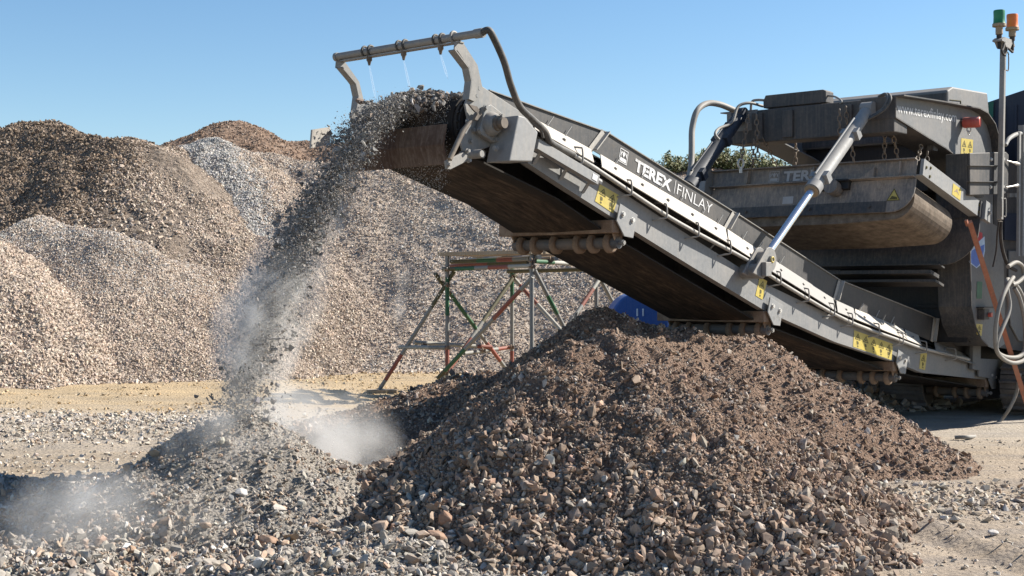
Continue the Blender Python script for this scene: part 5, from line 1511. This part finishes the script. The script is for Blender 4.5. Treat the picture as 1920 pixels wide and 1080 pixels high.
for p in (at(838.6, 505, 22.45), at(838.6, 535, 22.45), at(838.6, 652, 22.45), at(838.6, 715, 22.45), at(960, 520, 24.15), at(958, 651, 24.15), at(997, 500, 21.25), at(997, 490, 21.25), at(1117, 508, 22.95), at(795, 647, 22.85), at(905, 657, 23.3), at(1031, 487, 21.7), at(1075, 492, 22.3), at(835, 700, 22.45)):
    coupler(p)
bd = [(at(842, 481, 22.6), at(996, 475, 21.35)), (at(872, 478, 23.2), at(1024, 475, 21.8)), (at(905, 477, 23.7), at(1055, 478, 22.3)), (at(935, 477, 24.1), at(1090, 482, 22.7))]
for i, (p, q) in enumerate(bd):
    p, q = p.copy(), q.copy(); z = 2.27 + 0.012 * (i % 2); p.z = z; q.z = z
    e = (q - p).normalized() * 0.12
    mb = MB(); mb.beam(p - e, q + e, 0.26, 0.06)
    if i == 0: mb.mat(1); mb.beam(p.lerp(q, 0.72) , p.lerp(q, 0.9), 0.25, 0.05)
    o = mb.build('scaffold_board', [M['board'], M['sred']])
    tag(o, ['front plank on the scaffold platform, with a red painted patch', 'second plank from the front on the scaffold platform', 'third plank from the front on the scaffold platform', 'rearmost plank on the scaffold platform'][i], 'plank', 'planks on the scaffold platform')
for px, Y, w, nm in ((717, 22.9, 0.50, 'flat wooden board under the leaning scaffold tube at the left'), (824, 22.3, 0.40, 'flat wooden board under the left upright of the scaffold')):
    p = gnd(px, Y); z = float(ground_h(np.array([p.x]), np.array([p.y]))[0])
    mb = MB(); mb.box((p.x - w / 2, Y - 0.12, max(z, 0) - 0.02), (p.x + w / 2, Y + 0.12, max(z, 0) + 0.035)); o = mb.build('sole_board', M['board'], None, 0.004); tag(o, nm, 'board', 'boards under the scaffold feet')

# ------------------------------------------------------------------ blue tank behind the heap
yB = 20.2
c = at(1200, 603, yB); Rb = 0.43
TK = empty('blue_tank', (c.x, yB, 0)); tag(TK, 'blue plastic tank with an arched top, half hidden behind the heap', 'tank')
pts = [(-Rb, 0.02)] + [(Rb * math.cos(a), c.z + Rb * 1.0 * math.sin(a)) for a in np.linspace(math.pi, 0, 28)] + [(Rb, 0.02)]
mb = MB(); mb.prism(pts, 0, 1.1); mb.build('tank_shell', M['blue'], TK, 0.03)
mb = MB()
for dx in (-0.04, 0.045): mb.box((dx - 0.012, -0.012, c.z + 0.08), (dx + 0.012, -0.001, c.z + 0.19))
mb.build('tank_slot', M['decalpale'], TK, 0.004)
mb = MB(); x0, x1, z0, z1 = 0.13, 0.42, c.z + 0.215, c.z + 0.30
for q in ((x0, z0, x1, z0 + 0.008), (x0, z1 - 0.008, x1, z1), (x0, z0, x0 + 0.008, z1), (x1 - 0.008, z0, x1, z1)): mb.add([(q[0], -0.003, q[1]), (q[2], -0.003, q[1]), (q[2], -0.003, q[3]), (q[0], -0.003, q[3])], [(0, 1, 2, 3)])
text_mb(mb, 'E', (x0 + 0.03, -0.001, z0 + 0.018), (1, 0, 0), (0, 0, 1), 0.07, 0.003, 0.004)
mb.build('tank_plate', M['white'], TK)

# ------------------------------------------------------------------ shrubs on the bank
def leaf_mat(name, cols):
    t = NT(name); at_ = t.n('ShaderNodeAttribute'); at_.attribute_name = 'tint'
    m = t.done(at_.outputs['Color'], 0.6, 0, 0.3)
    t.b.inputs['Transmission Weight'].default_value = 0.0
    return m
LM = leaf_mat('shrub_leaves', None)
WOOD = plain('shrub_wood', (0.10, 0.075, 0.05), 0.9)
def shrub(px, py_top, Y, w, label, seed, dense=1.0, cols=None):
    r = np.random.default_rng(seed)
    x = (px - CXP) / FOC * Y
    z0 = float(surf(np.array([x]), np.array([Y]))[0]) - 0.05
    H = CAMZ - (py_top - HORI) / FOC * Y - z0
    o = empty('shrub', (x, Y, z0)); tag(o, label, 'shrub', 'shrubs along the top of the gravel bank')
    mb = MB(); tips = []
    for k in range(int(16 * dense)):
        a = r.uniform(0, 2 * math.pi); sp = r.random() ** 0.6
        tx, ty = math.cos(a) * w * 0.5 * sp, math.sin(a) * w * 0.5 * sp
        tz = H * (1.0 - 0.5 * sp ** 2) * r.uniform(0.72, 1.05)
        pts = smooth([(tx * 0.1, ty * 0.1, 0), (tx * 0.5, ty * 0.5, tz * 0.45), (tx, ty, tz)], 4)
        mb.tube(pts, [0.035 * (1 - 0.8 * i / (len(pts) - 1)) for i in range(len(pts))], 5); tips.append(pts)
    mb.build('stem', WOOD, o)
    V, F, T = [], [], []
    n = int(1500 * dense)
    cols = cols or [(0.055, 0.075, 0.022), (0.085, 0.10, 0.03), (0.13, 0.135, 0.045), (0.035, 0.05, 0.016), (0.16, 0.15, 0.065)]
    for k in range(n):
        pl = tips[r.integers(len(tips))]; t = r.uniform(0.15, 1.0) * (len(pl) - 1.001); i = int(t)
        c = pl[i].lerp(pl[i + 1], t - i) + Vector(r.normal(size=3) * 0.11 * (1.15 - 0.5 * t / len(pl)))
        u = Vector(r.normal(size=3)).normalized(); wv = u.orthogonal().normalized()
        s = r.uniform(0.05, 0.11)
        b = len(V); V += [c - u * s, c + wv * s * 0.42, c + u * s, c - wv * s * 0.42]; F.append((b, b + 1, b + 2, b + 3))
        cc = np.array(cols[r.integers(len(cols))]) * r.uniform(0.8, 1.25); T += [cc] * 4
    me = fast_mesh('foliage', np.array([tuple(q) for q in V]), np.array(F), [LM], False, np.array(T))
    f = bpy.data.objects.new('foliage', me); COL.objects.link(f); f.parent = o
SH = [(1222, 288, 61, 2.2, 'thin low shrub at the left end of the bank, beside the conveyor edge', 0.5),
      (1268, 284, 60, 2.4, 'low olive shrub left of the big loop of hose', 0.9),
      (1318, 284, 61, 2.2, 'shrub between the hose loop and the dark ram', 0.9),
      (1362, 272, 60, 2.2, 'tallest rounded shrub just right of the dark ram', 1.5),
      (1400, 276, 61, 2.2, 'bushy green shrub behind the hanging hook', 1.3),
      (1436, 288, 60, 1.8, 'shrub behind the loose chains, lower than its left neighbour', 1.0),
      (1470, 300, 61, 1.8, 'small shrub at the right end of the bank, partly behind the magnet', 0.8)]
for i, (px, pt, Y, w, lab, dn) in enumerate(SH): shrub(px, pt, Y, w, lab, 300 + i, dn)

# ------------------------------------------------------------------ stone on the belt and falling from it
r = np.random.default_rng(500)
STREAM = [(0.20, 0.197, 0.195), (0.26, 0.253, 0.247), (0.15, 0.148, 0.147), (0.36, 0.35, 0.34), (0.24, 0.195, 0.16), (0.48, 0.47, 0.455)]
SW = [28, 24, 20, 12, 12, 5]
def local_to_world(s, y, z): return np.stack([AX + LX * s - LY * y, AY + LY * s + LX * y, z], 1)
topz = HUB.z + R_P
slope = math.radians(17)
def bed(n, lo, hi):
    s = r.uniform(-0.10, 2.6, n) ; y = 0.62 + np.clip(r.normal(size=n) * 0.22, -0.45, 0.45)
    base = np.where(s < HUB.x, topz - np.maximum(HUB.x - s, 0) ** 2 * 1.0, np.array([max(topz, 0)] * n) - (s - HUB.x) * math.tan(slope))
    mound = 0.085 * np.exp(-((y - 0.66) / 0.36) ** 2)
    return local_to_world(s, y, base + mound * r.random(n) ** 0.5), lo * (hi / lo) ** (r.random(n) ** 1.8)
p1, s1 = bed(5200, 0.012, 0.055)
me = stones_mesh('belt_load', p1, s1, palette(len(p1), [tuple(0.8 * q for q in c) for c in STREAM + BROWN[:3]], SW + [12, 12, 12], r), P_MID, M['stone'], r)
o = bpy.data.objects.new('crushed_stone', me); COL.objects.link(o); tag(o, 'layer of crushed stone riding on the conveyor belt up to its head', 'gravel', kind='stuff')
def fall(n, lo, hi, spread=1.0):
    t = r.random(n) ** 0.88 * 0.84
    y = 0.64 + np.clip(r.normal(size=n) * 0.135, -0.33, 0.33)
    v = 2.75 * (1 + r.normal(size=n) * 0.04 * spread)
    h0 = np.abs(r.normal(size=n)) * 0.03 - 0.08 * r.random(n)
    late = r.random(n) ** 2.5 * 0.16
    vx, vz = v * math.cos(slope), v * math.sin(slope) * 0.75
    s = HUB.x + 0.05 - vx * t + late * (0.3 + 1.0 * t) + r.normal(size=n) * 0.018
    z = topz + h0 + vz * t - 4.905 * t * t - late * 0.5
    w = local_to_world(s, y + r.normal(size=n) * 0.05 * t, z)
    k = w[:, 2] > surf(w[:, 0], w[:, 1]) + 0.02
    k &= fbm(y * 6 + 40, t * 7 + 40, 1.0, 3, 77) + 0.22 > r.random(n) * 0.5 - 0.1   # it falls in strands
    return w[k], (lo * (hi / lo) ** (r.random(n) ** 2.0))[k]
FS = [fall(3200, 0.014, 0.046), fall(26000, 0.006, 0.016), fall(80000, 0.0025, 0.006, 1.25)]
def trickle(n):
    # fines that cling to the belt and drop straight off the pulley
    t = r.random(n) * 0.55; y = r.uniform(0.14, 0.80, n); v = r.uniform(0.15, 0.9, n)
    w = local_to_world(HUB.x - R_P * r.uniform(0.5, 1.02, n) - 0.02 - v * 0.4 * t, y, HUB.z + R_P * r.uniform(0.1, 0.9, n) - 4.9 * t * t)
    return w, r.uniform(0.002, 0.007, n)
FS.append(trickle(7000))
p1 = np.concatenate([q[0] for q in FS]); s1 = np.concatenate([q[1] for q in FS])
PALEF = [(0.44, 0.42, 0.395), (0.36, 0.345, 0.325), (0.52, 0.505, 0.485)]
tint = np.where(s1[:, None] < 0.0075, palette(len(p1), PALEF, [3, 3, 2], r), palette(len(p1), STREAM, SW, r))
me = stones_mesh('stone_stream', p1, s1, tint, P_MID, M['greystone'], r)
o = bpy.data.objects.new('falling_gravel', me); COL.objects.link(o); tag(o, 'grey curtain of crushed stone falling from the conveyor head', 'gravel', kind='stuff')
# fines shaken off the return belt
n = 2600
yy = r.uniform(0.75, 1.05, n); ss = r.normal(size=n) * 0.05 - 0.12; zz = r.uniform(0.5, 2.65, n)
w = local_to_world(ss, yy, zz)
me = stones_mesh('belt_fines', w, r.uniform(0.0015, 0.004, n), palette(n, [(0.45, 0.41, 0.36), (0.36, 0.32, 0.28)], [1, 1], r), P_FAR, M['stone'], r)
o = bpy.data.objects.new('trickling_fines', me); COL.objects.link(o); tag(o, 'thin trickle of fines dropping from under the conveyor head', 'gravel', kind='stuff')
# stones one can tell apart in the air and on the head
def fly(px, py, Y, wpx, col, label, k, stretch=(1, 1, 1)):
    lone_rock(px, py, wpx, col, label, stretch, (0.5 + k, 0.7 * k, 0.3), k % 24, 0.0, 'falling_stone', at(px, py, Y), 'stones falling from the conveyor')
fly(480, 673, 10.0, 21, (0.20, 0.15, 0.13), 'large brown stone in mid-air left of the lower stream', 1)
fly(448, 752, 9.9, 15, (0.17, 0.17, 0.18), 'dark stone about to land on top of the low grey heap', 2, (0.8, 0.8, 1.4))
fly(520, 722, 9.9, 15, (0.24, 0.235, 0.24), 'grey elongated stone at the right edge of the lower stream', 3, (0.7, 0.7, 1.6))
fly(518, 418, 10.5, 20, (0.13, 0.13, 0.14), 'dark stone leading the upper stream on its left edge', 4)
fly(498, 494, 10.4, 15, (0.15, 0.14, 0.14), 'dark stone at the left edge of the middle of the stream', 5)
fly(409, 676, 9.9, 11, (0.16, 0.16, 0.17), 'small dark stone falling farthest left of the stream', 6)
fly(561, 327, 10.6, 15, (0.13, 0.13, 0.135), 'dark stone just clear of the stream below the skyline', 7)
lone_rock(772, 170, 17, (0.45, 0.38, 0.31), 'pale tan stone on top of the load at the conveyor head', (0.8, 0.8, 1.2), (0.2, 0.3, 0.4), 8, 0.0, 'rock', at(772, 170, 11.0))
lone_rock(675, 190, 22, (0.22, 0.16, 0.13), 'brown stone rolling off the far edge of the conveyor head', (1.1, 0.9, 0.8), (0.2, 0.2, 0.6), 9, 0.0, 'rock', at(675, 190, 11.25))
lone_rock(727, 197, 18, (0.50, 0.49, 0.47), 'light grey stone in the middle of the load at the conveyor head', (1.1, 0.9, 0.8), (0.6, 0.2, 0.6), 11, 0.0, 'rock', at(727, 197, 10.95))
# pale deflector flap at the far side of the head
mb = MB(); mb.prism([(s_ - 0.0, z_) for s_, z_ in PL([(586, 243), (619, 238), (619, 271), (583, 278)], 1.16)], 1.16, 1.18)
mb.build('side_flap', M['pale'], CR)

# ------------------------------------------------------------------ water jets
def water_mat():
    t = NT('water_spray'); t.t.nodes.remove(t.b)
    d = t.n('ShaderNodeBsdfTranslucent'); d.inputs[0].default_value = (0.9, 0.94, 1, 1)
    d2 = t.n('ShaderNodeBsdfDiffuse'); d2.inputs[0].default_value = (0.9, 0.94, 1, 1)
    tr = t.n('ShaderNodeBsdfTransparent')
    m0 = t.n('ShaderNodeMixShader'); t.l(d.outputs[0], m0.inputs[1]); t.l(d2.outputs[0], m0.inputs[2])
    m1 = t.n('ShaderNodeMixShader'); m1.inputs[0].default_value = 0.10
    t.l(tr.outputs[0], m1.inputs[1]); t.l(m0.outputs[0], m1.inputs[2]); t.l(m1.outputs[0], t.out.inputs[0])
    return t.m
WM = water_mat()
for yy, lab, L in ((0.95, 'thin water jet from the left nozzle of the spray bar', 0.30), (0.56, 'thin water jet from the middle nozzle of the spray bar', 0.26), (0.16, 'thin water jet from the right nozzle of the spray bar', 0.2)):
    p = Wd((s_b, yy, pz - 0.115)); q = p + Vector((0.06, -0.05, -L))
    mb = MB(); mb.tube([p, p.lerp(q, 0.3), p.lerp(q, 0.7), q], [0.004, 0.008, 0.009, 0.002], 8); o = mb.build('water_jet', WM); tag(o, lab, 'water jet', 'jets from the spray bar')

# ------------------------------------------------------------------ dust hanging in the air
def dust(name, label, p0, p1, radii, dens, col, nscale, seed):
    """a soft cloud in an ellipsoid between two points, thinning to nothing at its rim"""
    p0, p1 = Vector(p0), Vector(p1); d = p1 - p0
    bm = bmesh.new(); bmesh.ops.create_icosphere(bm, subdivisions=3, radius=1.0)
    me = bpy.data.meshes.new(name); bm.to_mesh(me); bm.free()
    o = bpy.data.objects.new(name, me); COL.objects.link(o)
    sz = d.length / 2 + radii[2]
    o.rotation_mode = 'QUATERNION'; o.rotation_quaternion = Vector((0, 0, 1)).rotation_difference(d.normalized())
    o.location = (p0 + p1) / 2; o.scale = (radii[0], radii[1], sz)
    m = bpy.data.materials.new(name + '_air'); m.use_nodes = True; nt = m.node_tree; nt.nodes.clear()
    N = nt.nodes.new; L = nt.links.new
    out = N('ShaderNodeOutputMaterial'); pv = N('ShaderNodeVolumePrincipled'); L(pv.outputs[0], out.inputs['Volume'])
    tc = N('ShaderNodeTexCoord'); ln = N('ShaderNodeVectorMath'); ln.operation = 'LENGTH'
    wn = N('ShaderNodeTexNoise'); wn.inputs['Scale'].default_value = 1.5; wn.inputs['Detail'].default_value = 3; L(tc.outputs['Object'], wn.inputs['Vector'])
    w1 = N('ShaderNodeVectorMath'); w1.operation = 'SUBTRACT'; L(wn.outputs['Color'], w1.inputs[0]); w1.inputs[1].default_value = (0.5, 0.5, 0.5)
    w2 = N('ShaderNodeVectorMath'); w2.operation = 'SCALE'; L(w1.outputs[0], w2.inputs[0]); w2.inputs['Scale'].default_value = 1.5
    w3 = N('ShaderNodeVectorMath'); w3.operation = 'ADD'; L(tc.outputs['Object'], w3.inputs[0]); L(w2.outputs[0], w3.inputs[1]); L(w3.outputs[0], ln.inputs[0])
    # the warped shape still ends inside the hull
    l0 = N('ShaderNodeVectorMath'); l0.operation = 'LENGTH'; L(tc.outputs['Object'], l0.inputs[0])
    rim = N('ShaderNodeMapRange'); rim.interpolation_type = 'SMOOTHSTEP'; L(l0.outputs['Value'], rim.inputs[0])
    for i, x in enumerate((0.7, 1.0, 1.0, 0.0)): rim.inputs[i + 1].default_value = x
    fo = N('ShaderNodeMapRange'); fo.interpolation_type = 'SMOOTHSTEP'; L(ln.outputs['Value'], fo.inputs[0])
    for i, x in enumerate((0.0, 0.95, 1.0, 0.0)): fo.inputs[i + 1].default_value = x
    mp = N('ShaderNodeMapping'); mp.inputs['Scale'].default_value = (radii[0] * nscale, radii[1] * nscale, sz * nscale); mp.inputs['Location'].default_value = (seed, seed * 0.7, 0)
    L(tc.outputs['Object'], mp.inputs[0])
    no = N('ShaderNodeTexNoise'); no.inputs['Scale'].default_value = 1.0; no.inputs['Detail'].default_value = 4; L(mp.outputs[0], no.inputs['Vector'])
    nr = N('ShaderNodeMapRange'); L(no.outputs['Fac'], nr.inputs[0])
    for i, x in enumerate((0.36, 0.68, 0.0, 1.0)): nr.inputs[i + 1].default_value = x
    m1 = N('ShaderNodeMath'); m1.operation = 'MULTIPLY'; L(fo.outputs[0], m1.inputs[0]); L(nr.outputs[0], m1.inputs[1])
    m2 = N('ShaderNodeMath'); m2.operation = 'MULTIPLY'; L(m1.outputs[0], m2.inputs[0]); m2.inputs[1].default_value = dens
    m3 = N('ShaderNodeMath'); m3.operation = 'MULTIPLY'; L(m2.outputs[0], m3.inputs[0]); L(rim.outputs[0], m3.inputs[1]); L(m3.outputs[0], pv.inputs['Density']); pv.inputs['Color'].default_value = (*col, 1); pv.inputs['Anisotropy'].default_value = 0.0
    me.materials.append(m)
    tag(o, label, 'dust', kind='stuff')
DC = (0.93, 0.91, 0.89)
dust('dust_cloud', 'soft pale dust puff between the low grey heap and the tall brown cone', at(540, 800, 10.3), at(690, 870, 10.6), (0.55, 0.6, 0.50), 5.0, DC, 2.6, 1)
dust('dust_cloud', 'thin dust drifting over the shaded left foot of the low grey heap', at(60, 985, 9.0), at(300, 925, 9.2), (0.5, 0.6, 0.35), 1.8, DC, 2.2, 2)
dust('dust_cloud', 'dust veil over the top of the low grey heap', at(360, 850, 9.5), at(540, 800, 9.5), (0.42, 0.5, 0.35), 2.6, DC, 3.2, 3)
dust('dust_cloud', 'hazy dust hanging in the falling stone curtain', at(620, 330, 10.6), at(440, 770, 9.8), (0.38, 0.42, 0.2), 7.0, DC, 3.2, 4)
dust('dust_cloud', 'pale dust thickening around the lower half of the falling stream', at(525, 480, 10.1), at(435, 780, 9.7), (0.36, 0.42, 0.2), 9.0, DC, 3.2, 6)
dust('dust_cloud', 'low thin haze over the ground at the lower left corner', at(20, 1000, 8.4), at(420, 985, 8.8), (0.45, 0.6, 0.4), 1.3, DC, 2.0, 7)
dust('dust_cloud', 'faint column of dust under the conveyor head', at(752, 360, 10.9), at(742, 690, 10.9), (0.13, 0.13, 0.1), 2.4, DC, 5.0, 5)

# ------------------------------------------------------------------ light, sky, camera
EL, AZ = math.radians(36), math.radians(17)
sd = Vector((math.cos(EL) * math.cos(AZ), math.cos(EL) * math.sin(AZ), math.sin(EL)))
sun = bpy.data.lights.new('sun', 'SUN'); sun.energy = 5.0; sun.angle = math.radians(0.53); sun.color = (1.0, 0.94, 0.84)
so = bpy.data.objects.new('sun', sun); so.rotation_euler = (-sd).to_track_quat('-Z', 'Y').to_euler(); COL.objects.link(so)
w = bpy.data.worlds.new('World'); SC.world = w; w.use_nodes = True
nt = w.node_tree; nt.nodes.clear()
sky = nt.nodes.new('ShaderNodeTexSky'); sky.sky_type = 'NISHITA'; sky.sun_disc = False
sky.sun_elevation = EL; sky.sun_rotation = math.radians(90) - AZ
sky.altitude = 200; sky.air_density = 1.0; sky.dust_density = 0.15; sky.ozone_density = 2.2
bg = nt.nodes.new('ShaderNodeBackground'); bg.inputs[1].default_value = 0.066
ow = nt.nodes.new('ShaderNodeOutputWorld'); hs = nt.nodes.new('ShaderNodeHueSaturation'); hs.inputs['Saturation'].default_value = 1.17; nt.links.new(sky.outputs[0], hs.inputs['Color']); nt.links.new(hs.outputs[0], bg.inputs[0]); nt.links.new(bg.outputs[0], ow.inputs[0])
cam = bpy.data.cameras.new('camera'); co = bpy.data.objects.new('camera', cam); COL.objects.link(co)
co.location = (0, 0, CAMZ); co.rotation_euler = (math.radians(90), 0, 0)
cam.sensor_width = 36.0; cam.lens = FOC / 1920 * 36.0; cam.shift_y = (HORI - 540) / 1920.0
cam.clip_start = 0.1; cam.clip_end = 12000
SC.camera = co
SC.view_settings.view_transform = 'Standard'; SC.view_settings.look = 'None'; SC.view_settings.exposure = 1.2; SC.view_settings.gamma = 1.0
SC.cycles.volume_bounces = 1; SC.cycles.max_bounces = 6; SC.cycles.transparent_max_bounces = 12
SC.cycles.volume_step_rate = 1.0
SC.render.engine = 'CYCLES'
try: SC.cycles.use_denoising = True
except Exception: pass
